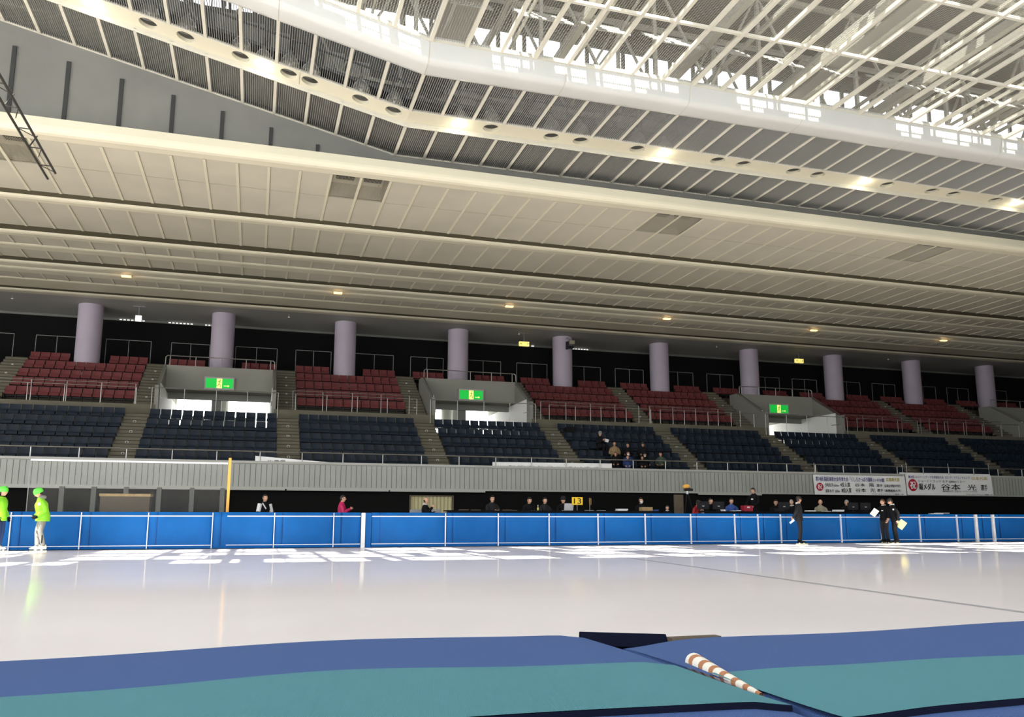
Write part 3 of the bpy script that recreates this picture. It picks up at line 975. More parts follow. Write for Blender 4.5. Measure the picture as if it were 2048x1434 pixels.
# ------------------------------------------------------------------ seats
SP = 0.4767
LOWERED = {}
def seat_meshes(mname, nm):
    back = MB()
    def bk(u, v):                            # gently dished backrest, leaning back
        x = (u - 0.5) * 0.43
        z = 0.43 + v * 0.37
        y = 0.02 + 0.10 * v + 0.03 * (1 - (2 * u - 1) ** 2) - 0.02 * v * v
        return (x, y, z)
    back.grid(bk, 6, 4)
    back.grid(lambda u, v: (bk(1 - u, v)[0], bk(1 - u, v)[1] + 0.035, bk(u, v)[2]), 6, 4)
    for u0 in (0.0, 1.0):
        for k in range(4):
            a, b = bk(u0, k / 4), bk(u0, (k + 1) / 4)
            back.add([a, b, (b[0], b[1] + .035, b[2]), (a[0], a[1] + .035, a[2])], [(0, 1, 2, 3)])
    for k in range(6):
        a, b = bk(k / 6, 1), bk((k + 1) / 6, 1)
        back.add([a, b, (b[0], b[1] + .035, b[2]), (a[0], a[1] + .035, a[2])], [(0, 1, 2, 3)])
    pan = MB()                               # seat pan, tipped up
    prof = [(-0.16, 0.36), (-0.10, 0.345), (0.0, 0.40), (0.015, 0.44), (-0.03, 0.52), (-0.085, 0.54), (-0.13, 0.46)]
    pan.prism(prof, 'x', -0.215, 0.215)
    iron = MB()
    iron.box(-0.235, -0.215, -0.06, 0.10, 0.0, 0.50)
    iron.box(-0.20, 0.20, 0.04, 0.08, 0.30, 0.36)
    down = MB().prism([(-0.46, 0.40), (-0.44, 0.38), (-0.05, 0.375), (0.0, 0.40), (0.0, 0.43), (-0.25, 0.435), (-0.44, 0.435)], 'x', -0.215, 0.215)
    LOWERED[mname] = down.mesh('seat_pan', mname)
    return [('backrest', back.mesh('backrest', mname)), ('seat_pan', pan.mesh('seat_pan', mname)), ('bracket', iron.mesh('bracket', 'seat_iron'))], (back, pan, iron)
seat_parts = {'blue': seat_meshes('seat_blue', 'blue'), 'red': seat_meshes('seat_red', 'red')}

BLK = ['leftmost block', 'block under leftmost exit sign', 'block between two left exit signs', 'block under middle exit sign',
       'block where spectators sit', 'block left of rightmost exit sign', 'block under rightmost exit sign', 'block right of rightmost exit sign', 'second-last block on the right', 'last block on the right']
RBLK = ['block around the first column', 'portal top under the second column', 'block around the third column', 'portal top under the fourth column', 'block around the fifth column', 'block around the sixth column',
        'portal top under the seventh column', 'block around the eighth column', 'block around the ninth column', 'portal top under the tenth column']
ROW = ['front', 'second', 'third', 'fourth', 'top']
spots = {'blue': [], 'red': []}
def in_view(x, y, z):
    v = Vector((x, y, z - EYE))
    d = v.dot(FW)
    return -30 < PX + FPX * v.dot(RT) / d < 2078
for n in range(0, 10):
    for k in range(5):
        for s in range(12):
            x = blockx(n) + (s - 5.5) * SP
            y, z = B0 + GOING * k, F0 + RISE * k
            if in_view(x, y, z):
                spots['blue'].append((x, y, z, '%s from left in %s row of %s' % (nth(s), ROW[k], BLK[n])))
            y, z = R0 + RGOING * k, RF0 + RRISE * k
            if n in VOM and k < 4: continue
            if k == 4 and 4 <= s <= 7: continue
            if in_view(x, y, z):
                spots['red'].append((x, y, z, '%s from left in %s row, %s' % (nth(s), ROW[k], RBLK[n])))
TAKEN = [(at(px, 900, B0 + GOING * r - 0.3).x, r) for px, r in ((1200, 2), (1229, 1), (1256, 1), (1286, 1), (1256, 0), (1231, 0), (1289, 0), (1321, 0))]
for colr, lst in spots.items():
    lst.sort(key=lambda p: p[0] ** 2 + p[1] ** 2 + p[2] ** 2)
    parts, mbs = seat_parts[colr]
    for i, (x, y, z, where) in enumerate(lst[:300]):
        t = empty(colr + '_stadium_seat', (x, y, z))
        tag(t, ('dark blue' if colr == 'blue' else 'faded red') + ' seat, ' + where, 'seat', colr + ' stadium seats')
        for nm, me in parts:
            if nm == 'seat_pan' and colr == 'blue' and any(abs(x - a) < 0.34 and abs(y - B0 - GOING * r) < 0.1 for a, r in TAKEN):
                me = LOWERED['seat_blue']                # someone sits here, the pan is down
            o = bpy.data.objects.new(nm, me); COL.objects.link(o); o.parent = t
    rest = lst[300:]
    if rest:
        m = MB()
        for x, y, z, _ in rest:
            mt = Matrix.Translation((x, y, z))
            for q, mi in zip(mbs, (0, 0, 1)):
                n0 = len(m.mi)
                m.merge(q, mt)
                m.mi[n0:] = [mi] * len(q.mi)
        o = m.build(colr + '_stadium_seats', ['seat_' + colr, 'seat_iron'])
        tag(o, 'rows of %s stadium seats in the farthest blocks on the right' % colr, 'seats', kind='stuff')

# ------------------------------------------------------------------ railings
def railing(x0, x1, y, z0, z1, label, step=1.7, r=0.024, off=0.0, group=None, ends=True, mid=None, name='railing', mname='steel'):
    t = empty(name, ((x0 + x1) / 2, y, z0))
    tag(t, label, 'railing', group)
    c = (x0 + x1) / 2
    m = MB().bar((x0 - c, 0, z1 - z0), (x1 - c, 0, z1 - z0), r, 8)
    m.build('top_rail', mname, t)
    pm = MB().bar((0, 0, 0), (0, 0, z1 - z0), r * 0.85, 8).mesh('post', mname)
    n = max(1, int(round((x1 - x0 - 2 * off) / step)))
    for i in range(n + 1):
        if not ends and i in (0, n): continue
        o = bpy.data.objects.new('post', pm); COL.objects.link(o); o.parent = t
        o.location = (x0 + off + (x1 - x0 - 2 * off) * i / n - c, 0, 0)
    return t
railing(-22.5, 61.0, PYF + 0.12, PT, 3.79, 'long steel handrail on top of the ribbed parapet', step=1.722, r=0.030)
for i, n in enumerate([0, 2, 4, 5, 7, 8]):
    a, b = blockx(n) - 3.0, blockx(n) + 3.15
    nm = RBLK[n].split(' ')[-2]
    railing(a, b, WALK_Y + 0.08, WALK_Z, 7.17, 'front steel railing before the red seats of the %s column block' % nm, step=1.45, r=0.02)
    railing(a - 0.1, b - 0.2, WALK_Y + 1.22, WALK_Z, 7.50, 'rear steel railing before the red seats of the %s column block' % nm, step=1.45, r=0.02)
for i, n in enumerate(VOM):
    c = blockx(n)
    railing(c - 2.9, c + 2.9, WALK_Y - 0.06, 5.25, 7.17, 'steel railing across the portal opening, %s portal from left' % nth(i), step=1.3, r=0.02)
    t = railing(c - 2.62, c + 2.62, 45.35, 8.80, 9.32, 'bent steel railing on the portal roof, %s portal from left' % nth(i), step=1.25, r=0.024, off=0.12)
    for s in (-1, 1):
        MB().tube([(s * 2.62, 0, 0.52), (s * 2.70, -0.05, 0.44), (s * 2.71, -0.06, 0.05), (s * 2.71, -2.6, -1.40)], 0.024).build('slanted_rail', 'steel', t)
for n in range(-1, 10):
    c = colx(n) if n >= 0 else colx(0) - BAY
    nm = nth(n) + ' column' if n >= 0 else 'left edge of the picture'
    for s, w0, w1, sd_ in ((-1, -2.72, -0.70, 'left'), (1, 0.70, 2.98, 'right')):
        if not in_view(c + (w0 + w1) / 2, 49, 9): continue
        railing(c + w0, c + w1, 48.95, 8.87, 10.72, 'tall corridor railing on the %s side of the %s' % (sd_, nm), step=1.1, r=0.02, mname='steel_dim')

# ------------------------------------------------------------------ boards with blue pads
BY = 28.20
def pad(x0, x1, i, lab, line_from=None, vline=True):
    t = empty('board_pad', ((x0 + x1) / 2, BY, 0))
    tag(t, lab, 'board pad', 'blue pads along the rink boards')
    hw = (x1 - x0) / 2
    rnd = random.Random(i)
    ph = [rnd.uniform(0, 6) for _ in range(4)]
    def fn(u, v):
        x = -hw + 2 * hw * u
        z = 0.02 + 1.13 * v
        e = min(1.0, 10 * min(u, 1 - u)); ez = min(1.0, 9 * (1 - v)); eb = min(1, 8 * v + 0.4)
        y = 0.05 - 0.05 * math.sqrt(max(0, e)) * math.sqrt(max(0, ez)) * eb
        y += 0.010 * math.sin(3.1 * x + ph[0] + 4 * z) * e * ez + 0.006 * math.sin(7 * z + ph[1] + x)
        if abs(x + hw - 0.27) < 0.02: y += 0.02
        return (x, y, z)
    m = MB().grid(fn, 42, 14)
    m.add([(-hw, 0.05, 1.15), (hw, 0.05, 1.15), (hw, 0.26, 1.15), (-hw, 0.26, 1.15), (-hw, 0.26, 0.02), (hw, 0.26, 0.02), (-hw, 0.05, 0.02), (hw, 0.05, 0.02)],
          [(0, 1, 2, 3), (3, 2, 5, 4), (6, 0, 3, 4), (1, 7, 5, 2)])
    m.build('pad_cover', 'pad_blue', t, smooth=True)
    s = MB()
    lf = -hw if line_from is None else -hw + line_from
    s.box(lf, hw, -0.022, 0.03, 1.005, 1.04)
    s.build('upper_piping', 'pad_white', t)
    MB().box(lf, hw, -0.020, 0.04, 0.105, 0.128).build('lower_piping', 'pad_white', t)
    if vline:
        MB().box(-hw, -hw + 0.028, -0.024, 0.05, 0.02, 1.13).build('edge_piping', 'pad_white', t)
    MB().box(-hw + 0.262, -hw + 0.276, -0.004, 0.03, 0.10, 1.13).build('seam', 'pad_seam', t)
xs = [0.61 + 1.885 * k for k in range(-8, 10)]
edges = [x for x in xs if x < 3.2] + [3.76] + [x for x in xs if 5.0 < x < 18.4] + [18.60, 19.62, 22.41, 24.35, 26.29, 28.22, 29.32, 30.24, 32.1, 34.0, 35.9, 37.8]
for i, (a, b) in enumerate(zip(edges[:-1], edges[1:])):
    if a < 2.6 < b: b = 3.40
    if abs(a - 28.22) < .01: b = 29.18
    if abs(a - 29.32) < .01: b = 30.10
    if b < -9 : continue
    vis = sum(1 for e in edges[:i] if e > -9.5)
    pad(a + 0.004, b - 0.004, i, 'blue padded rink board panel with white piping, %s from left' % nth(vis), 0.45 if abs(a + 1.275) < 0.05 else None, vline=abs(a - 3.76) > .05 and abs(a - 29.32) > .05 and abs(a - 30.24) > .05)
for x, wd, lab in ((3.48, 0.13, 'wide white post between blue pads under the pink jacket person'), (29.25, 0.11, 'white slanted gate post between blue pads near the right edge, left one'), (30.17, 0.11, 'white slanted gate post between blue pads near the right edge, right one')):
    o = MB().rbox(x - wd / 2, x + wd / 2, BY - 0.03, BY + 0.25, 0.0, 1.14, 0.012).build('gate_post', 'post_white')
    tag(o, lab, 'post')
o = MB().box(3.56, 3.75, BY + 0.02, BY + 0.25, 0.0, 1.14).build('gate_edge', 'pad_blue')
tag(o, 'narrow blue board edge beside the wide white post', 'board edge')

# ------------------------------------------------------------------ foreground mats
def mat_pad(x0, x1, far, near, teal, z, ph, label, sag=0.0):
    t = empty('foam_mat', ((x0 + x1) / 2, (far + near) / 2, 0))
    tag(t, label, 'mat')
    cx, cy = (x0 + x1) / 2, (far + near) / 2
    def top(x, y):
        wob = 0.004 * math.sin(2.3 * x + ph) + 0.003 * math.sin(5.1 * x + 1.3 * ph)
        e = (y - near) / (far - near)
        zz = z + 0.006 * math.sin(PI * min(1, max(0, e))) + wob * (0.4 + 0.6 * e)
        if sag:
            zz -= sag * math.exp(-((x - x0) / 0.10) ** 2)
        else:
            zz -= 0.008 * math.exp(-((x - x1) / 0.04) ** 2)
        return zz
    def fy(x):
        return far + 0.014 * math.sin(3.4 * x + ph) + 0.008 * math.sin(8 * x) - (0.05 * math.exp(-((x - x0) / 0.16) ** 2) if sag else 0)
    def fn(u, v):
        x = x0 + (x1 - x0) * u
        fyx = fy(x)
        if v < 0.7:
            y = near - 0.3 + (fyx - 0.04 - near + 0.3) * v / 0.7
            return (x - cx, y - cy, top(x, y))
        a = (v - 0.7) / 0.3
        if a < 0.5:
            q = a / 0.5 * PI / 2
            return (x - cx, fyx - 0.04 + 0.04 * math.sin(q) - cy, top(x, fyx - 0.04) - 0.04 * (1 - math.cos(q)))
        return (x - cx, fyx - cy, (top(x, fyx) - 0.04) * (1 - (a - 0.5) / 0.5) + 0.001)
    m = MB().grid(fn, 90, 40)
    for xe in (x0, x1):
        pts = [(xe - cx, near - 0.3 - cy, 0.0), (xe - cx, fy(xe) - cy, 0.0), (xe - cx, fy(xe) - cy, top(xe, fy(xe)) - 0.04), (xe - cx, fy(xe) - 0.04 - cy, top(xe, fy(xe) - .04)), (xe - cx, near - 0.3 - cy, top(xe, near - .3))]
        m.add(pts, [(0, 1, 2, 3, 4)])
    m.build('mat_body', 'mat_blue', t, smooth=True)
    def ty(x):
        return teal + 0.020 * math.sin(4.6 * x + ph * 2) + 0.010 * math.sin(11 * x) 
    def fn2(u, v):
        x = x0 + (x1 - x0) * u
        y = near + 0.012 * math.sin(5 * x) + (ty(x) - near) * v
        lift_ = 0.004 + 0.006 * (1 - v) ** 3
        return (x - cx, y - cy, top(x, y) + lift_)
    m = MB().grid(fn2, 90, 16)
    m.build('teal_strip', 'mat_teal', t, smooth=True)
    m = MB().grid(lambda u, v: (x0 + (x1 - x0) * u - cx, near - 0.001 + 0.012 * math.sin(5 * (x0 + (x1 - x0) * u)) - cy, top(x0 + (x1 - x0) * u, near) + 0.0095 - 0.009 * v), 90, 1)
    m.build('edge_shadow', 'mat_navy', t, smooth=True)  # dark strip painted as the shadow line under the near edge
    return t
SX = 0.775
mat_pad(-1.9, SX - 0.008, 1.955, 1.105, 1.475, 0.602, 0.7, 'blue foam mat with teal strip left of the seam in the foreground')
mat_pad(SX + 0.012, 3.4, 1.82, 1.015, 1.345, 0.602, 2.2, 'blue foam mat with teal strip right of the seam in the foreground', sag=0.007)
t = empty('joint_flap', (0.95, 1.88, 0.0))
tag(t, 'dark navy flap showing in the gap behind the right foreground mat', 'flap')
m = MB()
def flapf(u, v):
    x = 0.765 + 0.215 * u
    h = 0.606 - 0.010 * u
    return (x - 0.95, (1.945 - 0.03 * u) - 1.88 + 0.025 * (v - 0.5), h - 0.5 * v * v if v > 0.2 else h - 0.02 * v)
m.grid(flapf, 14, 8)
m.grid(lambda u, v: (flapf(u, 0)[0], flapf(u, 0)[1] - 0.02 * v, flapf(u, 0)[2] - 0.03 * v), 14, 4)
m.build('flap_cloth', 'mat_navy', t, smooth=True)
MB().box(0.03, 0.165, -0.01, 0.02, 0.0, 0.590).build('binding_tape', 'wood_dark', t)
# striped roll wedged in the seam
n = 14
o = MB()
for k in range(n):
    a, b = k / n, (k + 1) / n
    o.bar((0, 0.30 * a, 0), (0, 0.30 * b, 0), 0.004 + 0.0135 * a, 16, 0.004 + 0.0135 * b, cap=False)
prof = [(0.0175, 0.0), (0.016, 0.005), (0.010, 0.009), (0.0, 0.011)]
vs, fs = [], []
for r_, h_ in prof:
    for k in range(16):
        vs.append((r_ * math.cos(2 * PI * k / 16), 0.30 + h_, r_ * math.sin(2 * PI * k / 16)))
for i in range(3):
    for k in range(16):
        fs.append((i * 16 + k, i * 16 + (k + 1) % 16, (i + 1) * 16 + (k + 1) % 16, (i + 1) * 16 + k))
o.add(vs, fs)
o = o.build('striped_roll', 'roll', loc=(0.780, 1.195, 0.598), smooth=True)
o.rotation_euler = (rad(0.5), 0, rad(-9))
tag(o, 'cream roll with rust brown stripes wedged in the seam between foreground mats', 'roll')
#SPLIT3
# ------------------------------------------------------------------ lettering
FONT_JOBS = []
def text(body, x0, x1, z0, z1, y, mname, parent, name='lettering', bold=0.0):
    """lettering stretched into the rectangle x0..x1, z0..z1 (parent space), facing the rink"""
    c = bpy.data.curves.new('lettering', 'FONT')
    c.body = body
    o = bpy.data.objects.new('lettering', c)
    COL.objects.link(o)
    FONT_JOBS.append((o, x0, x1, z0, z1, y, mname, parent, name, bold))
def finish_text():
    dg = bpy.context.evaluated_depsgraph_get()
    for o, x0, x1, z0, z1, y, mname, parent, name, bold_ in FONT_JOBS:
        me = bpy.data.meshes.new_from_object(o.evaluated_get(dg))
        xs_ = [v.co.x for v in me.vertices]; ys_ = [v.co.y for v in me.vertices]
        ax, bx, ay, by = min(xs_), max(xs_), min(ys_), max(ys_)
        for v in me.vertices:
            v.co = Vector((x0 + (v.co.x - ax) / (bx - ax) * (x1 - x0), y, z0 + (v.co.y - ay) / (by - ay) * (z1 - z0)))
        if bold_ > 0:
            vs = [v.co.copy() for v in me.vertices]; fs = [list(p.vertices) for p in me.polygons]
            q = MB()
            dx, dz_ = bold_ * (z1 - z0), bold_ * 0.6 * (z1 - z0)
            for ox, oz in ((0, 0), (dx, 0), (-dx, 0), (0, dz_)):
                q.add([v + Vector((ox, -0.0006 * (ox > 0) - 0.0012 * (ox < 0) - 0.0018 * (oz > 0), oz)) for v in vs], fs)
            bpy.data.meshes.remove(me)
            me = q.mesh('lettering', mname)
        me.materials.clear(); me.materials.append(M[mname])
        n = bpy.data.objects.new(name, me)
        COL.objects.link(n); n.parent = parent
        c = o.data
        bpy.data.objects.remove(o); bpy.data.curves.remove(c)

def banner(px0, px1, pyt, pyb, Y, label, crop, rows_, circ):
    a, b = at(px0, (pyt + pyb) / 2, Y), at(px1, (pyt + pyb) / 2, Y)
    zt, zb = at((px0 + px1) / 2, pyt, Y).z, at((px0 + px1) / 2, pyb, Y).z
    W_, H_ = b.x - a.x, zt - zb
    t = empty('congratulation_banner', (a.x + W_ / 2, Y, zb))
    tag(t, label, 'banner')
    hw = W_ / 2
    m = MB()
    m.grid(lambda u, v: (-hw + W_ * u + 0.05 * (1 - v) - 0.02, 0.012 * math.sin(9 * u) * (1 - v) + 0.006 * math.sin(23 * u + 3 * v), H_ * v), 40, 8)
    m.grid(lambda u, v: (hw - W_ * u + 0.05 * (1 - v) - 0.02, 0.012 * math.sin(9 * (1 - u)) * (1 - v) + 0.012 + 0.006 * math.sin(23 * (1 - u) + 3 * v), H_ * v), 40, 8)
    m.build('cloth', 'banner', t, smooth=True)
    l, r, tp, bt = crop
    U = lambda x: -hw + (x - l) / (r - l) * W_
    V = lambda y: (bt - y) / (bt - tp) * H_
    for body, x0, x1, y0, y1, mn, bold in rows_:
        text(body, U(x0), U(x1), V(y1), V(y0), -0.025, mn, t, bold=bold)
    cx, cy, rx, ry = circ
    m = MB()
    n = 36
    m.add([(U(cx) + (U(cx + rx) - U(cx)) * math.cos(2 * PI * k / n), -0.024, V(cy) + (V(cy - ry) - V(cy)) * math.sin(2 * PI * k / n)) for k in range(n)], [list(range(n))])
    m.build('red_disc', 'ink_red', t)
    text('祝', U(cx - rx * 0.62), U(cx + rx * 0.62), V(cy + ry * 0.62), V(cy - ry * 0.62), -0.028, 'banner', t, bold=0.02)
    for x in (-hw + 0.1, hw * 0.0, hw - 0.1):
        m = MB().bar((x, 0.0, H_ - 0.01), (x + 0.03, 0.08, H_ + 0.62), 0.008, 6)
        m.build('tie_cord', 'banner', t)
banner(1628, 1811, 951, 990, 36.60, 'left white congratulation banner with two result lines on the parapet', (75, 1850, 205, 580), [
    ('第74回 国民体育大会冬季大会「くしろさっぽろ国体」', 110, 1210, 238, 325, 'ink_blue', 0.018), ('ショートトラック競技', 1220, 1425, 250, 325, 'ink_blue', 0.018), ('広島県代表', 1465, 1730, 238, 310, 'ink_gold', 0.025),
    ('少年女子', 275, 425, 360, 430, 'ink', 0.022), ('1000m', 435, 540, 388, 425, 'ink', 0.016), ('4位入賞', 565, 750, 345, 430, 'ink', 0.022),
    ('谷本', 840, 1045, 355, 420, 'ink', 0.016), ('陽', 1125, 1215, 352, 420, 'ink', 0.016), ('選手', 1265, 1385, 365, 420, 'ink', 0.022), ('（広島女学院中学校）', 1420, 1740, 370, 425, 'ink', 0.022),
    ('成年女子', 280, 435, 475, 540, 'ink', 0.022), ('500m', 460, 550, 488, 535, 'ink', 0.016), ('8位入賞', 585, 770, 450, 540, 'ink', 0.022),
    ('谷本', 850, 1055, 450, 525, 'ink', 0.016), ('光', 1140, 1235, 450, 525, 'ink', 0.016), ('選手', 1275, 1390, 460, 515, 'ink', 0.022), ('（慶應義塾大学）', 1420, 1745, 465, 515, 'ink', 0.022),
    ('ひろしんビッグウェーブ職員一同', 1170, 1785, 545, 572, 'ink', 0.016)], (178, 433, 66, 76))
banner(1813, 1984, 949.5, 990.5, 36.60, 'right white congratulation banner with big silver medal line on the parapet', (110, 1785, 215, 590), [
    ('第29回 ユニバーシアード冬季競技大会（ロシア／クラスノヤルスク）', 148, 1350, 242, 293, 'ink_blue', 0.018), ('日本代表', 1380, 1695, 245, 303, 'ink_gold', 0.025),
    ('ショートトラック 女子 3000mリレー', 330, 1240, 315, 362, 'ink', 0.016),
    ('銀メダル', 340, 650, 380, 500, 'ink', 0.025), ('谷本', 760, 1140, 382, 498, 'ink', 0.016), ('光', 1280, 1455, 390, 495, 'ink', 0.016), ('選手', 1550, 1680, 390, 495, 'ink', 0.022),
    ('（慶應義塾大学／広島スピードスケートクラブ）', 780, 1465, 502, 533, 'ink', 0.016), ('ひろしんビッグウェーブ職員一同', 1245, 1765, 560, 584, 'ink', 0.016)], (225, 415, 88, 110))

# white banner boxes lying on the parapet ledge
def ledge(px0, px1, zl, zr, label, body, mn, tx):
    a, b = at(px0, 925, 37.06).x, at(px1, 925, 37.06).x
    t = empty('ledge_banner', ((a + b) / 2, 37.06, PT - 0.10))
    tag(t, label, 'banner')
    hw = (b - a) / 2
    MB().prism([(-hw, 0.0), (hw, 0.0), (hw, zr + 0.10), (-hw, zl + 0.10)], 'y', -0.03, 0.02).build('sheet', 'banner', t)
    text(body, -hw + tx[0] * 2 * hw, -hw + tx[1] * 2 * hw, tx[2] + 0.10, tx[3] + 0.10, -0.036, mn, t, bold=0.02)
ledge(510, 661, 0.235, 0.02, 'tilted white banner wedge on the ledge left of the third column block', '広島県', 'ink', (0.16, 0.40, 0.0, 0.075))
ledge(985, 1223, 0.19, 0.24, 'long white banner on the ledge left of the seated spectators', 'おめでとうございます', 'steel_dim', (0.12, 0.9, 0.0, 0.07))
ledge(1797, 1976, 0.10, 0.10, 'thin white banner on the ledge above the right congratulation banner', 'おめでとう', 'steel_dim', (0.3, 0.6, 0.0, 0.02))

# ------------------------------------------------------------------ people
SKIN_JOBS = []
def skin(name, nodes, edges, root, mname, parent, sub=1, extra=None):
    ks_ = list(nodes)
    me = bpy.data.meshes.new(name)
    me.from_pydata([nodes[k][0] for k in ks_], [(ks_.index(a), ks_.index(b)) for a, b in edges], [])
    o = bpy.data.objects.new(name, me)
    COL.objects.link(o)
    md = o.modifiers.new('skin', 'SKIN')
    md.use_smooth_shade = True
    md.branch_smoothing = 0.6
    if not me.skin_vertices:
        pass
    for i, k in enumerate(ks_):
        sv = me.skin_vertices[0].data[i]
        r = nodes[k][1]
        sv.radius = (r, r) if not isinstance(r, tuple) else r
        sv.use_root = (k == root)
    sb = o.modifiers.new('sub', 'SUBSURF')
    sb.levels = sb.render_levels = sub
    SKIN_JOBS.append((o, name, mname, parent, extra))
def finish_people():
    dg = bpy.context.evaluated_depsgraph_get()
    for o, name, mname, parent, extra in SKIN_JOBS:
        me = bpy.data.meshes.new_from_object(o.evaluated_get(dg))
        me.name = name
        me.materials.clear()
        for mm in ([mname] if isinstance(mname, str) else mname):
            me.materials.append(M[mm])
        if extra:
            bm = bmesh.new(); bm.from_mesh(me)
            for mb_ in extra:
                vs = [bm.verts.new(p) for p in mb_.v]
                for f, mi in zip(mb_.f, mb_.mi):
                    try:
                        nf = bm.faces.new([vs[i] for i in f]); nf.material_index = mi; nf.smooth = True
                    except ValueError:
                        pass
            bm.to_mesh(me); bm.free()
        me.polygons.foreach_set('use_smooth', [True] * len(me.polygons))
        n = bpy.data.objects.new(name, me)
        COL.objects.link(n); n.parent = parent
        d = o.data
        bpy.data.objects.remove(o); bpy.data.meshes.remove(d)

def catmull(vals, steps):
    out = []
    n = len(vals)
    for i in range(n - 1):
        p0, p1, p2, p3 = vals[max(0, i - 1)], vals[i], vals[i + 1], vals[min(n - 1, i + 2)]
        for k in range(steps):
            t = k / steps
            out.append(0.5 * ((2 * p1) + (p2 - p0) * t + (2 * p0 - 5 * p1 + 4 * p2 - p3) * t * t + (3 * p1 - p0 - 3 * p2 + p3) * t ** 3))
    out.append(vals[-1])
    return out
def limb(mb, pts, rad_, n=14, steps=5):
    """smooth tapering tube through pts"""
    c = catmull([Vector(p) for p in pts], steps)
    r = catmull(list(rad_), steps)
    u = None
    vs = []
    for i, p in enumerate(c):
        d = (c[min(i + 1, len(c) - 1)] - c[max(0, i - 1)]).normalized()
        u = d.orthogonal().normalized() if u is None else (u - d * u.dot(d)).normalized()
        v = d.cross(u)
        for k in range(n):
            a = 2 * PI * k / n
            vs.append(p + (u * math.cos(a) + v * math.sin(a)) * r[i])
    m = len(c)
    fs = [(i * n + k, i * n + (k + 1) % n, (i + 1) * n + (k + 1) % n, (i + 1) * n + k) for i in range(m - 1) for k in range(n)]
    fs += [list(range(n - 1, -1, -1)), list(range((m - 1) * n, m * n))]
    return mb.add(vs, fs)
def trunk(mb, rings, right, n=22, steps=4):
    """smooth oval trunk; rings of (centre, half width, half depth)"""
    c = catmull([Vector(q[0]) for q in rings], steps)
    rx = catmull([q[1] for q in rings], steps)
    ry = catmull([q[2] for q in rings], steps)
    vs = []
    for i, p in enumerate(c):
        d = (c[min(i + 1, len(c) - 1)] - c[max(0, i - 1)]).normalized()
        x_ = (right - d * right.dot(d)).normalized()
        y_ = d.cross(x_)
        for k in range(n):
            a = 2 * PI * k / n
            vs.append(p + x_ * rx[i] * math.cos(a) + y_ * ry[i] * math.sin(a))
    m = len(c)
    fs = [(i * n + k, i * n + (k + 1) % n, (i + 1) * n + (k + 1) % n, (i + 1) * n + k) for i in range(m - 1) for k in range(n)]
    fs += [list(range(n - 1, -1, -1)), list(range((m - 1) * n, m * n))]
    return mb.add(vs, fs)
def head_pt(th, ph, grow=1.0):
    """point of the head surface, th from the crown, ph around (0 = face)"""
    st, ct = math.sin(th), math.cos(th)
    x, y, z = 0.076 * st * math.sin(ph), 0.096 * st * math.cos(ph), 0.118 * ct
    if z < -0.02:
        q = min(1, (-0.02 - z) / 0.09)
        x *= 1 - 0.30 * q
        y = y * (1 - 0.22 * q) + (0.018 * q if y > 0 else 0.02 * q)
    if y > 0 and grow == 1.0:
        y += 0.026 * math.exp(-(x / 0.014) ** 2 - ((z + 0.018) / 0.022) ** 2)          # nose
        y -= 0.010 * (math.exp(-((x - 0.031) / 0.016) ** 2 - ((z - 0.014) / 0.012) ** 2) + math.exp(-((x + 0.031) / 0.016) ** 2 - ((z - 0.014) / 0.012) ** 2))
        y += 0.006 * math.exp(-(x / 0.03) ** 2 - ((z + 0.060) / 0.010) ** 2) + 0.008 * math.exp(-(x / 0.02) ** 2 - ((z + 0.098) / 0.014) ** 2)
        y += 0.005 * math.exp(-((z - 0.034) / 0.010) ** 2) * math.exp(-(x / 0.05) ** 2)
    return Vector((x * grow, y * grow, z * grow))
def head_mb(mt):
    m = MB()
    nu, nv = 28, 20
    vs, fs, mi = [], [], []
    for j in range(nv + 1):
        for i in range(nu):
            vs.append(mt @ head_pt(PI * j / nv, 2 * PI * i / nu))
    for j in range(nv):
        for i in range(nu):
            fs.append((j * nu + i, (j + 1) * nu + i, (j + 1) * nu + (i + 1) % nu, j * nu + (i + 1) % nu))
    m.add(vs, fs, 0)
    for s in (-1, 1):
        e = MB().lathe([(0, -0.008), (0.010, -0.004), (0.012, 0.0), (0.010, 0.004), (0, 0.008)], 10)
        m.merge(e, mt @ Matrix.Translation((s * 0.031, 0.083, 0.014)))
        m.mi[-len(e.mi):] = [1] * len(e.mi)
        e = MB().lathe([(0, -0.030), (0.010, -0.022), (0.014, 0.0), (0.016, 0.016), (0.008, 0.030), (0, 0.032)], 8)
        m.merge(e, mt @ Matrix.Translation((s * 0.076, -0.006, 0.0)) @ Matrix.Scale(0.6, 4, (1, 0, 0)))
    e = MB().lathe([(0, -0.006), (0.020, -0.003), (0.022, 0.0), (0.020, 0.003), (0, 0.006)], 10)
    m.merge(e, mt @ Matrix.Translation((0, 0.080, -0.060)) @ Matrix.Scale(0.5, 4, (0, 1, 0)))
    m.mi[-len(e.mi):] = [2] * len(e.mi)
    return m
def hair_mb(mt, style):
    m = MB()
    nu, nv = 28, 20
    g = {'short': 1.07, 'bald': 1.02, 'long': 1.10, 'thin': 1.045}[style]
    vs = [mt @ head_pt(PI * j / nv, 2 * PI * i / nu, g) for j in range(nv + 1) for i in range(nu)]
    fs = []
    for j in range(nv):
        for i in range(nu):
            p = head_pt(PI * (j + .5) / nv, 2 * PI * (i + .5) / nu)
            front = p.y > 0.028 and abs(p.x) < 0.07
            keep = (p.z > 0.060) if front else (p.z > (-0.055 if p.y < -0.01 else 0.0))
            if style == 'long' and not front: keep = p.z > -0.11
            if style == 'bald': keep = p.y < -0.0 and -0.06 < p.z < 0.03
            if keep: fs.append((j * nu + i, (j + 1) * nu + i, (j + 1) * nu + (i + 1) % nu, j * nu + (i + 1) % nu))
    m.add(vs, fs)
    return m
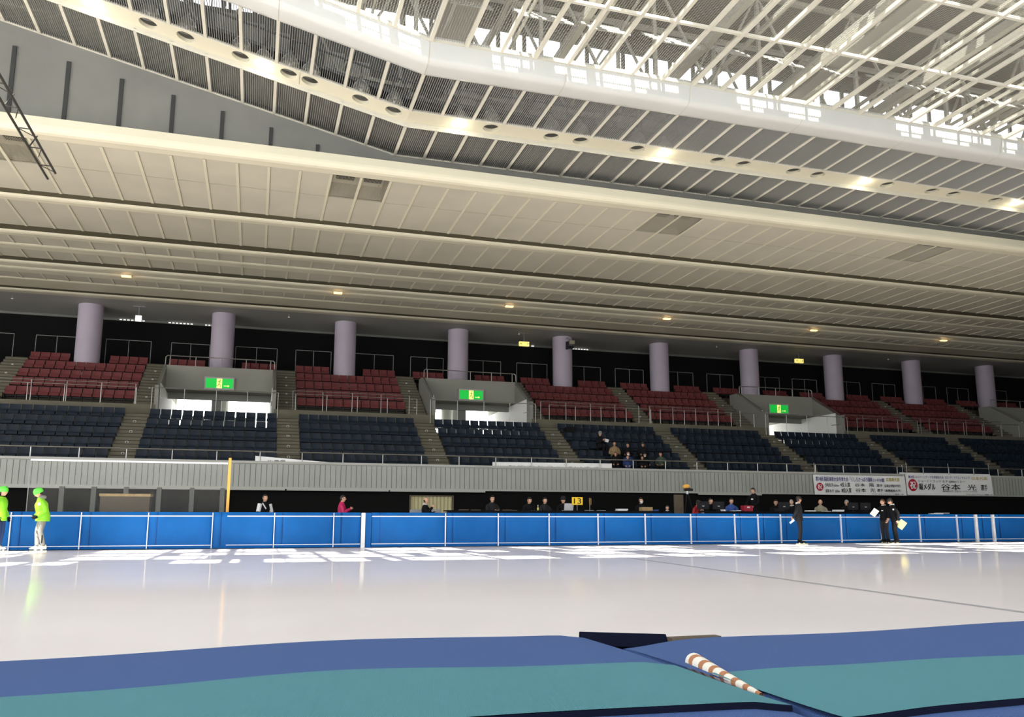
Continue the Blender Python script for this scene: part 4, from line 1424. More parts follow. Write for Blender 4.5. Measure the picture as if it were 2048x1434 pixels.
def cap_mb(mt, style):
    m = MB()
    if style == 'helmet':
        prof = [(0.096, -0.005), (0.106, 0.02), (0.107, 0.06), (0.097, 0.105), (0.068, 0.138), (0.03, 0.152), (0.0, 0.154)]
        c = MB().lathe(prof, 24)
        m.merge(c, mt @ Matrix.Translation((0, -0.01, 0.0)) @ Matrix.Scale(1.25, 4, (0, 1, 0)) @ Matrix.Rotation(rad(6), 4, 'X'))
        for q in (-0.05, 0, 0.05):
            m.merge(MB().rbox(q - 0.010, q + 0.010, -0.06, 0.06, 0.128 if q else 0.146, 0.144 if q else 0.160, 0.004), mt)
        return m
    prof = {'cap': [(0.086, 0.03), (0.092, 0.06), (0.084, 0.10), (0.06, 0.128), (0.02, 0.138), (0, 0.138)],
            'beanie': [(0.088, 0.0), (0.096, 0.03), (0.094, 0.075), (0.082, 0.115), (0.05, 0.148), (0.015, 0.160), (0, 0.160)]}[style]
    m.merge(MB().lathe(prof, 22), mt @ Matrix.Scale(1.16, 4, (0, 1, 0)))
    if style == 'cap':
        pts = [(0.075 * math.sin(rad(a)), 0.07 + 0.095 * math.cos(rad(a))) for a in range(-90, 91, 15)]
        m.merge(MB().prism(pts, 'z', 0.035, 0.043), mt)
    return m
def hand_mb(w, d, n, curl=0.8, mi=0, s_sign=1):
    """palm and five fingers: w wrist, d pointing direction, n palm normal (fingers curl to it)"""
    m = MB()
    w, d, n = Vector(w), Vector(d).normalized(), Vector(n)
    n = (n - d * n.dot(d)).normalized()
    s = d.cross(n) * s_sign
    pal = [(0.0, 0.026), (0.03, 0.036), (0.06, 0.041), (0.085, 0.038)]
    for (a, wa), (b, wb) in zip(pal[:-1], pal[1:]):
        vs = []
        for t_, ww in ((a, wa), (b, wb)):
            for k in range(8):
                an = 2 * PI * k / 8
                vs.append(w + d * t_ + s * ww * math.cos(an) + n * 0.015 * math.sin(an))
        m.add(vs, [(k, (k + 1) % 8, (k + 1) % 8 + 8, k + 8) for k in range(8)], mi)
    for off, ln in ((-0.030, 0.066), (-0.010, 0.080), (0.010, 0.085), (0.030, 0.076)):
        p = w + d * 0.078 + s * off
        dd = d
        for q in range(3):
            dd = (dd * math.cos(curl * 0.75) + n * math.sin(curl * 0.75)) if q else (dd * math.cos(curl * 0.4) + n * math.sin(curl * 0.4))
            nn = n - dd * n.dot(dd)
            p2 = p + dd.normalized() * ln * (0.45, 0.32, 0.23)[q]
            m.bar(p, p2, (0.0095, 0.0085, 0.0075)[q], 7, (0.0085, 0.0075, 0.006)[q], mi)
            p = p2
    p = w + d * 0.025 + s * 0.034
    for q, ln in enumerate((0.036, 0.030)):
        dd = (d * 0.7 + s * 0.75 + n * (0.3 + 0.5 * q)).normalized() if q == 0 else (d * 0.9 + s * 0.1 + n * 0.6).normalized()
        m.bar(p, p + dd * ln, 0.0115 - 0.002 * q, 7, 0.0095 - 0.002 * q, mi)
        p = p + dd * ln
    return m
def shoe_mb(ank, fwd, wdt=0.046):
    m = MB()
    ank = Vector(ank); f = Vector(fwd).normalized(); s = f.cross(Vector((0, 0, 1)))
    prof = [(-0.075, 0.0), (0.19, 0.0), (0.195, 0.03), (0.15, 0.055), (0.07, 0.085), (0.04, 0.13), (-0.06, 0.13), (-0.08, 0.06)]
    n = len(prof)
    vs = []
    for sg in (-1, 1):
        for a, b in prof:
            ww = wdt * (0.75 if a > 0.15 else 1.0)
            vs.append(Vector((ank.x, ank.y, 0)) + f * a + s * sg * ww + Vector((0, 0, b + ank.z - 0.09)))
    return m.add(vs, [list(range(n - 1, -1, -1)), list(range(n, 2 * n))] + [(i, (i + 1) % n, (i + 1) % n + n, i + n) for i in range(n)])

def person(label, loc, rz, scale=1.0, sit=False, low=False, lean=0.0, head=(0, 0), arms=None, jacket='dark_cloth', trousers='dark_cloth', sk='skin', hair=('short', 'hair'),
           hat=None, hem=None, mask=False, glasses=False, gloves=None, shoes='dark_cloth', skates=None, collar=None, extras=(), group=None, kneel=None, fat=1.0, sleeve=None):
    """one figure; local +y is where it faces; head = (pitch down, yaw to its left)"""
    t = empty('person', loc, rz)
    t.scale = (scale,) * 3
    tag(t, label, 'person', group)
    dz = -0.43 if sit else 0.0
    V = lambda x, y, z: Vector((x, y, z))
    piv = V(0, 0, 0.93 + dz)
    Rl = Matrix.Rotation(-rad(lean), 3, 'X')
    up_ = lambda v: piv + Rl @ (Vector(v) + V(0, 0, dz) - piv)
    J = {'pelvis': piv.copy(), 'waist': up_((0, 0, 1.08)), 'chest': up_((0, 0.0, 1.28)), 'neck': up_((0, 0.0, 1.43)), 'skull': up_((0, 0.015, 1.53))}
    for s, sd_ in ((1, 'r'), (-1, 'l')):
        J['sh' + sd_] = up_((s * 0.175, 0, 1.385))
        J['hip' + sd_] = V(s * 0.085, 0, 0.90 + dz)
        if sit:
            J['kn' + sd_] = V(s * 0.11, 0.43, 0.50); J['an' + sd_] = V(s * 0.11, 0.40, 0.09)
        else:
            J['kn' + sd_] = V(s * 0.095, 0.03, 0.49); J['an' + sd_] = V(s * 0.10, -0.015, 0.09)
        if arms and sd_ in arms:
            e, w_ = arms[sd_][:2]
            J['el' + sd_] = V(e[0], e[1], e[2] + dz); J['wr' + sd_] = V(w_[0], w_[1], w_[2] + dz)
        else:
            J['el' + sd_] = up_((s * 0.25, -0.03, 1.11)); J['wr' + sd_] = up_((s * 0.25, 0.08, 0.88)) if not sit else V(s * 0.14, 0.30, 0.60)
    if kneel:
        for k, v in kneel.items(): J[k] = Vector(v)
    hm = Matrix.Translation(J['skull'] + Rl @ V(0, 0.012, 0.055)) @ Matrix.Rotation(rad(head[1]), 4, 'Z') @ Matrix.Rotation(-rad(head[0] + lean * 0.6), 4, 'X')
    ex = [head_mb(hm)]
    gl = 3 if gloves else 0
    for s, sd_ in ((1, 'r'), (-1, 'l')):
        d = (J['wr' + sd_] - J['el' + sd_]).normalized()
        nrm_ = V(-s, 0, 0) if abs(d.x) < 0.7 else V(0, 0, -1)
        cu = arms[sd_][2] if arms and sd_ in arms and len(arms[sd_]) > 2 else 0.7
        ex.append(hand_mb(J['wr' + sd_], d, nrm_, cu, gl, s))
    bmats = [sk, 'eye', 'lip'] + ([gloves] if gloves else [])
    bn = {'pelvis': (J['pelvis'], 0.06), 'waist': (J['waist'], 0.07), 'chest': (J['chest'], 0.07), 'neck': (J['neck'], 0.052), 'skull': (J['skull'], 0.054)}
    be = [('pelvis', 'waist'), ('waist', 'chest'), ('chest', 'neck'), ('neck', 'skull')]
    for sd_ in 'rl':
        bn['sh' + sd_] = (J['sh' + sd_], 0.042); bn['el' + sd_] = (J['el' + sd_], 0.040); bn['wr' + sd_] = (J['wr' + sd_], 0.027)
        bn['hip' + sd_] = (J['hip' + sd_], 0.060); bn['kn' + sd_] = (J['kn' + sd_], 0.048); bn['an' + sd_] = (J['an' + sd_], 0.038)
        be += [('chest', 'sh' + sd_), ('sh' + sd_, 'el' + sd_), ('el' + sd_, 'wr' + sd_), ('pelvis', 'hip' + sd_), ('hip' + sd_, 'kn' + sd_), ('kn' + sd_, 'an' + sd_)]
    skin('body', bn, be, 'pelvis', bmats, t, 1, ex)
    hz = (hem if hem is not None else 0.84)
    hemp = V(0, 0.02 if sit else 0, hz + dz)
    if sit: hemp = V(0, 0.02, max(hz + dz, 0.44))
    X_ = V(1, 0, 0)
    jm = MB()
    low_ = [(hemp, 0.185 * fat, 0.145 * fat)] + ([(V(0, 0.0, 0.93 + dz), 0.180 * fat, 0.142 * fat)] if hemp.z < 0.88 + dz else [])
    trunk(jm, low_ + [(J['waist'], 0.166 * fat, 0.128 * fat), (up_((0, 0, 1.26)), 0.185 * fat, 0.132 * fat), (up_((0, 0, 1.365)), 0.182 * (0.5 + 0.5 * fat), 0.108), (up_((0, 0, 1.41)), 0.150, 0.092),
                      (up_((0, 0, 1.445)), 0.092, 0.080), (up_((0, 0.005, 1.475)), 0.068, 0.066)], X_)
    for s, sd_ in ((1, 'r'), (-1, 'l')):
        cuff = J['el' + sd_].lerp(J['wr' + sd_], 0.95)
        f2 = 0.6 + 0.4 * fat
        limb(jm, [J['sh' + sd_] + V(-s * 0.07, 0, -0.045), J['sh' + sd_] + V(-s * 0.008, 0, -0.05), J['sh' + sd_].lerp(J['el' + sd_], 0.5), J['el' + sd_], J['el' + sd_].lerp(cuff, 0.55), cuff],
             [0.050, 0.068 * f2, 0.066 * f2, 0.060 * f2, 0.055 * f2, 0.046 * f2])
    jm.build('jacket', jacket, t, smooth=True)
    tm = MB()
    pz = 0.93 + dz
    trunk(tm, [(V(0, 0, pz - 0.13), 0.10, 0.08), (V(0, 0, pz - 0.08), 0.158, 0.118), (V(0, 0, pz), 0.160, 0.118), (V(0, 0, pz + 0.08), 0.145, 0.105)], X_)
    for sd_ in 'rl':
        h_, k_, a_ = J['hip' + sd_], J['kn' + sd_], J['an' + sd_] + V(0, 0, 0.0)
        limb(tm, [h_ + (V(0, 0, 0.03) if not sit else V(0, -0.03, 0.0)), h_.lerp(k_, 0.4), k_, k_.lerp(a_, 0.4), a_], [0.100, 0.092, 0.070, 0.068, 0.062])
    tm.build('trousers', trousers, t, smooth=True)
    for sd_ in 'rl':
        shoe_mb(J['an' + sd_], (0.12 if sd_ == 'r' else -0.12, 1, 0)).build('shoe', skates or shoes, t)
        if skates:
            a = J['an' + sd_]
            b = MB()
            b.box(a.x - 0.004, a.x + 0.004, -0.16, 0.26, a.z - 0.155, a.z - 0.125)
            b.box(a.x - 0.012, a.x + 0.012, -0.05, -0.01, a.z - 0.13, a.z - 0.085)
            b.box(a.x - 0.012, a.x + 0.012, 0.10, 0.14, a.z - 0.13, a.z - 0.085)
            b.build('skate_blade', 'blade', t)
    if hair: hair_mb(hm, hair[0]).build('hair', hair[1], t, smooth=True)
    if hat: cap_mb(hm, hat[0]).build(hat[0], hat[1], t, smooth=True)
    if mask:
        m = MB().grid(lambda u, v: hm @ (head_pt(rad(96 + 48 * v), rad(-62 + 124 * u)) * 1.06 + V(0, 0.008, 0)), 12, 8)
        m.build('face_mask', 'mask_white', t, smooth=True)
    if glasses:
        m = MB()
        for s in (-1, 1):
            pts = [hm @ V(s * 0.032 + 0.020 * math.cos(2 * PI * k / 12), 0.098, 0.014 + 0.015 * math.sin(2 * PI * k / 12)) for k in range(13)]
            m.tube(pts, 0.0025, 5)
            m.bar(hm @ V(s * 0.052, 0.098, 0.018), hm @ V(s * 0.078, 0.0, 0.02), 0.0025, 5)
        m.bar(hm @ V(-0.012, 0.1, 0.016), hm @ V(0.012, 0.1, 0.016), 0.0025, 5)
        m.build('glasses', 'ink', t)
    if collar:
        m = MB()
        n = 18
        c0 = J['neck'] + V(0, -0.005, 0.0)
        vs = [c0 + V(r_ * math.cos(2 * PI * k / n), r_ * math.sin(2 * PI * k / n) * 1.05, h_ - 0.02 * math.sin(2 * PI * k / n)) for r_, h_ in ((0.088, -0.02), (0.084, 0.03), (0.074, 0.05), (0.070, 0.02)) for k in range(n)]
        m.add(vs, [(i * n + k, i * n + (k + 1) % n, (i + 1) * n + (k + 1) % n, (i + 1) * n + k) for i in range(3) for k in range(n)])
        m.build('collar', collar, t, smooth=True)
    for nm, mb_, mn in extras:
        if nm != 'leg_stripe': mb_.v = [tuple(piv + Rl @ (Vector(q) - piv)) for q in mb_.v]
        mb_.build(nm, mn, t, smooth=nm in ('hood',))
    return t
def facing(px, th):
    """heading of a figure at photo column px: th = 0 faces the camera, +90 faces right in the picture"""
    a = YAW + math.atan((px - PX) / 1677.0)
    vw, rt_ = Vector((math.sin(a), math.cos(a))), Vector((math.cos(a), -math.sin(a)))
    f = -vw * math.cos(rad(th)) + rt_ * math.sin(rad(th))
    return math.atan2(-f.x, f.y)
def blob(c, r, sx=1, sy=1, sz=1, n=16):
    pr = [(r * math.sin(PI * k / 10), -r * math.cos(PI * k / 10)) for k in range(11)]
    return MB().merge(MB().lathe(pr, n), Matrix.Translation(c) @ Matrix.Diagonal((sx, sy, sz, 1)))

POCK = {'r': ((0.27, -0.10, 1.12), (0.19, 0.13, 0.98), 1.2), 'l': ((-0.27, -0.10, 1.12), (-0.19, 0.13, 0.98), 1.2)}
FOLD = {'r': ((0.25, 0.04, 1.10), (-0.03, 0.25, 1.12), 1.0), 'l': ((-0.25, 0.04, 1.10), (0.03, 0.25, 1.08), 1.0)}
DESK = {'r': ((0.24, 0.12, 1.10), (0.10, 0.36, 1.14), 0.6), 'l': ((-0.24, 0.12, 1.10), (-0.10, 0.36, 1.14), 0.6)}
FIST = {'r': ((0.24, 0.16, 1.14), (0.10, 0.30, 1.36), 1.5), 'l': ((-0.24, 0.14, 1.12), (-0.06, 0.36, 1.16), 0.9)}
PRAY = {'r': ((0.23, 0.10, 1.12), (0.05, 0.30, 1.24), 1.2), 'l': ((-0.23, 0.10, 1.12), (-0.05, 0.30, 1.24), 1.2)}
BACK = {'r': ((0.27, -0.10, 1.12), (0.04, -0.20, 0.92), 1.0), 'l': ((-0.27, -0.10, 1.12), (-0.04, -0.20, 0.95), 1.0)}

# on the ice
x = at(80, 1097, 27.15).x
sc = 1.015
hood = blob(Vector((0, -0.055, 1.45)), 0.115, 1.15, 0.95, 0.60)
person('skater in lime green jacket with green helmet looking down, hands in pockets', (x, 27.15, 0.07), facing(77, -82), sc, lean=12, head=(26, 0), arms={'r': ((0.27, 0.0, 1.10), (0.19, 0.17, 0.93), 1.2), 'l': ((-0.27, 0.0, 1.10), (-0.19, 0.17, 0.93), 1.2)}, jacket='lime', trousers='grey_cloth', hair=('short', 'hair'),
       hat=('helmet', 'helmet'), skates='skate_white', hem=0.78, fat=1.28, gloves='cloth_black',
       extras=[('hood', hood, 'grey_cloth'), ('pocket_trim', MB().tube([(-0.235, 0.16, 0.925), (-0.22, 0.21, 0.90), (-0.20, 0.25, 0.90), (-0.18, 0.28, 0.925)], 0.012, 6), 'cloth_black'),
               ('leg_stripe', MB().tube([(-0.165, 0.0, 0.40), (-0.165, 0.0, 0.17)], 0.014, 6), 'cloth_black'),
               ('chest_badge', MB().box(-0.247, -0.242, 0.05, 0.12, 1.25, 1.33), 'silver')],
       kneel={'knr': (0.09, 0.09, 0.50), 'knl': (-0.09, 0.04, 0.50), 'anr': (0.07, 0.07, 0.09), 'anl': (-0.09, -0.06, 0.09)})
x = at(-6, 1097, 27.3).x
person('skater in lime green jacket with green helmet cut by the left picture edge', (x, 27.3, 0.07), facing(0, 62), 1.03, head=(4, 0), jacket='lime', trousers='navy', hat=('helmet', 'helmet'), skates='skate_white', hem=0.78, fat=1.1, gloves='cloth_black', collar='cloth_black')
x = at(1601, 1090, 26.9).x
person('referee in black suit standing on the ice with hands behind his back', (x, 26.9, 0.07), facing(1601, 92), 1.0, head=(2, 30), arms=BACK, jacket='charcoal', trousers='charcoal', hat=('cap', 'hair'), skates='cloth_black', sk='skin', collar='white_cloth', hem=0.80)
x1 = at(1772, 1085, 27.55).x
person('official in black jacket on the ice holding up a white clipboard', (x1, 27.55, 0.05), facing(1772, -38), 0.99, head=(6, -20), arms={'r': ((0.26, 0.12, 1.10), (0.27, 0.36, 1.10), 1.0), 'l': ((-0.27, -0.02, 1.10), (-0.24, 0.10, 0.87), 0.9)}, skates='cloth_black', trousers='charcoal', collar='white_cloth', hair=('short', 'hair_brown'),
       extras=[('name_badge', MB().box(-0.10, -0.02, 0.158, 0.166, 1.22, 1.26), 'paper')])
x2 = at(1793, 1088, 26.9).x
person('official in black blazer bending his head, yellow folder in hand', (x2, 26.9, 0.05), facing(1793, -78), 1.0, lean=8, head=(24, 0), arms={'r': ((0.26, 0.02, 1.10), (0.22, 0.16, 0.92), 1.1), 'l': ((-0.27, -0.08, 1.10), (-0.26, -0.06, 0.84), 1.1)}, skates='cloth_black', hat=('cap', 'hair'), collar='white_cloth', hem=0.78,
       extras=[('arm_badge', blob(Vector((-0.262, 0.03, 1.27)), 0.035, 0.2, 1, 1), 'silver')])
def held(name, label, cat, c, w_, h_, th, mname, rot):
    o = MB().box(-w_ / 2, w_ / 2, -th / 2, th / 2, -h_ / 2, h_ / 2).build(name, mname, loc=c)
    o.rotation_euler = rot
    return tag(o, label, cat)
p = at(1749, 1025, 27.35); held('clipboard', 'white clipboard held up by the official facing the camera', 'clipboard', p, 0.22, 0.30, 0.012, 'paper', (rad(-12), rad(38), facing(1750, 0) + PI))
p = at(1803, 1049, 26.80); held('folder', 'pale yellow folder hanging from the hand of the bending official', 'folder', p, 0.26, 0.33, 0.014, 'folder_yellow', (0, rad(38), facing(1803, 0) + PI))
p = at(1584, 1043, 26.8); held('folder', 'light blue and white folded sheet behind the back of the referee', 'folder', p, 0.20, 0.075, 0.03, 'clip_blue', (0, rad(-38), facing(1585, 0) + PI))

# officials behind the boards
OY = 30.15
def official(px, label, th, dy=0.0, s=1.03, stand=False, **kw):
    q = at(px, 1000, OY + dy)
    return person(label, (q.x, OY + dy, DECK), facing(px, th), s, sit=not stand, **kw)
official(529, 'coach in white and black jacket sitting with folded arms behind the boards', 38, dy=-0.5, arms=FOLD, jacket='dark_cloth', head=(-6, 0), extras=[('white_sleeve', MB().tube([(0.19, 0.02, 0.96), (0.262, 0.045, 0.70)], 0.072, 12), 'white_cloth'), ('white_sleeve', MB().tube([(-0.20, 0.02, 0.96), (-0.262, 0.045, 0.70)], 0.072, 12), 'white_cloth'), ('white_collar', MB().tube([(0.15, 0.1, 0.99), (0.05, 0.165, 0.80)], 0.02, 8), 'white_cloth')])
official(684, 'person in bright pink jacket in profile with hands clasped', 82, dy=-0.5, arms=PRAY, jacket='pink', trousers='dark_cloth')
official(851, 'bald man in dark suit raising his fist', 72, dy=-0.55, s=0.98, arms=FIST, hair=('bald', 'hair'), collar='white_cloth')
official(984, 'man with glasses in charcoal jacket left at the long table', 28, arms=DESK, jacket='charcoal', glasses=True, s=1.07)
official(1055, 'man in black coat leaning over the table beside the small bottle', 30, lean=10, arms=DESK, head=(4, 10), s=1.04)
official(1089, 'man in dark jacket between the bottle and the laptop', 35, arms=DESK, jacket='charcoal', s=1.03)
official(1126, 'person in dark knit cap behind the silver laptop', 22, arms=DESK, hat=('beanie', 'charcoal'), s=1.05)
official(1281, 'person with white face mask behind the wooden basket', 30, arms=DESK, mask=True, s=1.05, hair=('long', 'hair'))
official(1334, 'man in dark suit sitting low beside the brown panel', 8, dy=-0.9, s=0.80, arms=DESK, collar='white_cloth')
official(1388, 'camera operator in red and white jacket bending under the tripod', 58, dy=0.0, s=0.99, lean=14, head=(18, 0), arms=PRAY, jacket='red_cloth', hat=('cap', 'hair'), sk='skin_dim', extras=[('white_shoulder', MB().tube([(-0.20, 0.14, 0.97), (-0.05, 0.30, 0.83)], 0.05, 10), 'white_cloth')])
official(1420, 'dark haired person in black jacket facing the dark monitors', 48, arms=DESK, s=1.05)
official(1462, 'man in blue jacket sitting at the table left of the red case', 22, arms=DESK, jacket='blue_cloth', head=(4, -8), s=1.06)
official(1508, 'man in black coat standing behind the red case looking left', -38, dy=1.0, s=1.075, stand=True, head=(12, -10), arms={'r': ((0.26, 0.10, 1.12), (0.16, 0.26, 0.96), 0.8), 'l': ((-0.26, 0.10, 1.12), (-0.16, 0.26, 0.96), 0.8)}, hair=('thin', 'hair'), hem=0.75, extras=[('name_badge', MB().box(-0.09, 0.01, 0.160, 0.168, 1.22, 1.27), 'paper')])
official(1551, 'man with glasses in dark jacket right of the red case', 10, arms=DESK, glasses=True, s=1.02)
official(1583, 'grey haired man in suit and tie behind the referee', -18, arms=DESK, hair=('short', 'hair_gray'), collar='white_cloth', s=1.03, head=(10, 0))
official(1640, 'balding man in khaki jacket reading at the table', 15, arms=DESK, jacket='khaki', hair=('bald', 'hair_gray'), head=(20, -8), s=1.04)
official(1690, 'grey haired man in dark jacket left of the two monitors', 35, arms=DESK, hair=('short', 'hair_gray'), s=1.04, lean=6)
official(1726, 'person half hidden behind the right monitor', 8, dy=0.3, s=0.93, arms=DESK, hair=('short', 'hair_brown'))

# spectators
def spect(px, row, label, th, s=1.0, dz_=0.0, dy=0.0, **kw):
    y = B0 + GOING * row - 0.27 + dy + (0.10 if row == 0 and dy == 0 else 0) - (0.10 if row else 0)
    q = at(px, 900, y)
    return person(label, (q.x, y, F0 + RISE * row + dz_), facing(px, th), s, sit=True, **kw)
spect(1200, 2, 'spectator in grey knit cap and black coat reading a sheet', 40, s=1.0, arms=PRAY, hat=('beanie', 'grey_cloth'), head=(8, -20), sk='skin_dim')
spect(1229, 1, 'spectator in tan coat with folded arms', 12, arms=FOLD, jacket='tan_cloth', sk='skin_dim', s=0.98, fat=1.1)
spect(1256, 1, 'dark haired spectator in black coat behind the masked one', -10, s=0.93, sk='skin_dim', hair=('long', 'hair'))
spect(1286, 1, 'spectator in black cap and black coat behind the front spectators', 0, s=0.98, sk='skin_dim', hat=('beanie', 'hair'), fat=1.1)
spect(1256, 0, 'spectator in blue jacket with white face mask', 5, s=0.98, mask=True, jacket='navy', hair=('short', 'hair_brown'), sk='skin_dim')
spect(1231, 0, 'brown haired spectator in black coat in front of the tan coat', 0, s=0.95, sk='skin_dim', hair=('short', 'hair_brown'), jacket='dark_cloth')
spect(1289, 0, 'spectator in black with pulled down white mask', 25, s=0.96, mask=True, head=(25, 0), sk='skin_dim')
spect(1321, 0, 'spectator in dark green coat rightmost of the group', -8, s=1.0, jacket='green_cloth', sk='skin_dim', head=(6, 14))
spect(1255, 0, 'brown haired child in navy jacket peering under the handrail', 0, s=0.80, dz_=0.0, dy=-0.36, kneel={'knr': (0.1, 0.16, 0.30), 'knl': (-0.1, 0.16, 0.30), 'anr': (0.1, 0.0, 0.09), 'anl': (-0.1, 0.0, 0.09)}, jacket='navy', hair=('short', 'hair_brown'), sk='skin', lean=4)
spect(1284, 0, 'dark haired child in black jacket peering under the handrail', 10, s=0.79, dz_=0.0, dy=-0.36, kneel={'knr': (0.1, 0.16, 0.30), 'knl': (-0.1, 0.16, 0.30), 'anr': (0.1, 0.0, 0.09), 'anl': (-0.1, 0.0, 0.09)}, hair=('short', 'hair'), sk='skin_dim')
p = at(1213, 881, B0 + GOING * 2 - 0.65); held('sheet', 'white sheet in the hands of the spectator in grey cap', 'sheet', p, 0.24, 0.16, 0.006, 'paper', (rad(-25), rad(-12), PI))
q = at(1141, 850, B0 + GOING * 3 + 0.2)
m = MB().rbox(-0.30, 0.30, -0.16, 0.12, 0.0, 0.28, 0.10)
t = m.build('duffel_bag', 'cloth_black', loc=(q.x, B0 + GOING * 3 + 0.24, F0 + RISE * 3 + 0.81))
tag(t, 'black duffel bag lying on top of the blue seats near the fifth column block', 'bag')

# ------------------------------------------------------------------ officials' tables and things on them
TZ = DECK + 0.80
def table(px0, px1, label):
    a, b = at(px0, 1020, 29.2).x, at(px1, 1020, 29.2).x
    t = empty('long_table', ((a + b) / 2, 29.2, DECK))
    tag(t, label, 'table')
    hw = (b - a) / 2
    MB().rbox(-hw, hw, -0.30, 0.30, 0.765, 0.80, 0.01).build('tabletop', 'cloth_black', t)
    m = MB().grid(lambda u, v: (-hw + 2 * hw * u, -0.31 - 0.012 * math.sin(40 * u) * v, 0.795 - 0.6 * v), 80, 4)
    m.build('table_skirt', 'cloth_black', t, smooth=True)
    for sx in (-1, 1):
        for sy in (-0.25, 0.25):
            MB().bar((sx * (hw - 0.1), sy, 0), (sx * (hw - 0.1), sy, 0.77), 0.018).build('leg', 'steel_dim', t)
table(890, 1312, 'long table with black cloth behind the boards at the middle')
table(1404, 1740, 'long table with black cloth behind the boards at the right')
def on_table(px, Y=29.15):
    return at(px, 1018, Y).x
def chair(px, Y, label, mn, rz=PI):
    t = empty('folding_chair', (at(px, 1020, Y).x, Y, DECK), rz)
    tag(t, label, 'chair')
    MB().rbox(-0.22, 0.22, -0.05, -0.02, 0.48, 0.84, 0.06).build('backrest', mn, t)
    MB().box(-0.21, 0.21, 0.0, 0.40, 0.42, 0.45).build('seat', mn, t)
    for sx in (-0.2, 0.2):
        MB().bar((sx, -0.04, 0.5), (sx, 0.36, 0), 0.012).build('leg', 'steel_dim', t)
        MB().bar((sx, 0.30, 0.43), (sx, -0.10, 0), 0.012).build('leg', 'steel_dim', t)
chair(832, 30.25, 'grey chair left of the bald man', 'chair_gray')
chair(869, 30.25, 'grey chair right of the bald man', 'chair_gray')
chair(928, 30.3, 'brown folding chair left of the man with glasses, nearer the bald man', 'chair_brown')
chair(952, 30.6, 'brown folding chair next to the man with glasses, left side', 'chair_brown')
chair(1015, 30.3, 'brown folding chair right of the man with glasses, first', 'chair_brown')
chair(1026, 30.8, 'brown folding chair right of the man with glasses, second', 'chair_brown')
chair(1179, 30.3, 'grey chair behind the yellow number sign', 'chair_gray')
chair(1203, 30.3, 'grey chair right of the brown number sign', 'chair_gray')
def laptop(px, label, mn, wd, hg, tilt=12, Y=29.2):
    t = empty('laptop', (on_table(px, Y), Y, TZ)); tag(t, label, 'laptop')
    MB().rbox(-wd / 2, wd / 2, -0.005, 0.24, 0.0, 0.02, 0.005).build('base', mn, t)
    o = MB().rbox(-wd / 2, wd / 2, -0.008, 0.008, 0.0, hg, 0.015).build('lid', mn, t, loc=(0, -0.01, 0.012)); o.rotation_euler = (rad(tilt), 0, 0)
laptop(1137, 'open silver laptop left of the yellow number sign', 'silver', 0.36, 0.26)
t = empty('red_case', (on_table(1495), 29.2, TZ)); tag(t, 'dark red equipment case on the table beside the standing man', 'case')
MB().rbox(-0.20, 0.20, -0.12, 0.12, 0.0, 0.23, 0.02).build('shell', 'red_case', t)
MB().box(-0.06, 0.06, -0.135, -0.12, 0.13, 0.19).build('front_panel', 'silver', t)
MB().tube([(-0.08, 0, 0.23), (-0.07, 0, 0.265), (0.07, 0, 0.265), (0.08, 0, 0.23)], 0.01).build('handle', 'ink', t)
laptop(1476, 'white printer tray left of the red case', 'paper', 0.22, 0.05, 60)
bpy.data.objects['laptop.001']['category'] = 'tray'; bpy.data.objects['laptop.001'].name = 'paper_tray'
def monitor(px, label, Y=29.35):
    t = empty('monitor', (on_table(px, Y), Y, TZ)); tag(t, label, 'monitor')
    o = MB().rbox(-0.25, 0.25, -0.03, 0.02, 0.08, 0.38, 0.012).build('screen_back', 'charcoal', t)
    MB().bar((0, 0, 0.0), (0, 0, 0.12), 0.02).build('neck', 'charcoal', t)
    MB().rbox(-0.12, 0.12, -0.08, 0.08, 0.0, 0.012, 0.004).build('foot', 'charcoal', t)
    MB().box(-0.05, 0.05, -0.036, -0.03, 0.19, 0.215).build('rear_plate', 'silver', t)
for px, lab in ((1406, 'dark monitor nearest the camera operator'), (1437, 'dark monitor left of the man in blue jacket'), (1568, 'dark monitor between the suited man and the man with glasses'), (1706, 'dark monitor right of the grey haired man'), (1731, 'dark monitor rightmost on the table')):
    monitor(px, lab)
def pile(px, label, wd, h_, mn, Y=29.1, cat='papers', nm='paper_stack'):
    t = MB()
    k = 3
    for i in range(k):
        dx = 0.015 * math.sin(2.1 * i + px)
        t.box(-wd / 2 + dx, wd / 2 + dx, -0.13, 0.12, h_ * i / k, h_ * (i + 0.85) / k)
    o = t.build(nm, mn, loc=(on_table(px, Y), Y, TZ))
    tag(o, label, cat)
pile(1620, 'white paper stack on the table left of the khaki jacket', 0.36, 0.05, 'paper')
pile(1676, 'cream document box on the table right of the khaki jacket', 0.40, 0.08, 'banner')
pile(1652, 'single white sheets in front of the khaki jacket', 0.30, 0.02, 'paper')
pile(1243, 'white trays stacked on the table left of the masked person', 0.40, 0.08, 'paper', cat='trays', nm='tray_stack')
pile(1310, 'small blue box on the table right of the basket', 0.18, 0.05, 'blue_cloth', cat='box', nm='small_box')
pile(1465, 'small white card on the table in front of the man in blue', 0.14, 0.03, 'paper', cat='card', nm='card')
pile(1446, 'tiny white box on the table left of the man in blue', 0.08, 0.07, 'paper', cat='box', nm='small_box')
pile(1558, 'grey device on the table in front of the man with glasses', 0.30, 0.12, 'charcoal', cat='device', nm='device')
t = MB()
for k in range(5):
    t.box(-0.22, 0.22, -0.14 + 0.002 * k, 0.14, 0.03 * k, 0.03 * k + 0.024)
o = t.build('wooden_basket', 'wood', loc=(on_table(1293), 29.2, TZ)); tag(o, 'wooden basket on the table in front of the masked person', 'basket')
t = empty('bottle', (on_table(1076), 29.15, TZ)); tag(t, 'small pale bottle standing on the table', 'bottle')
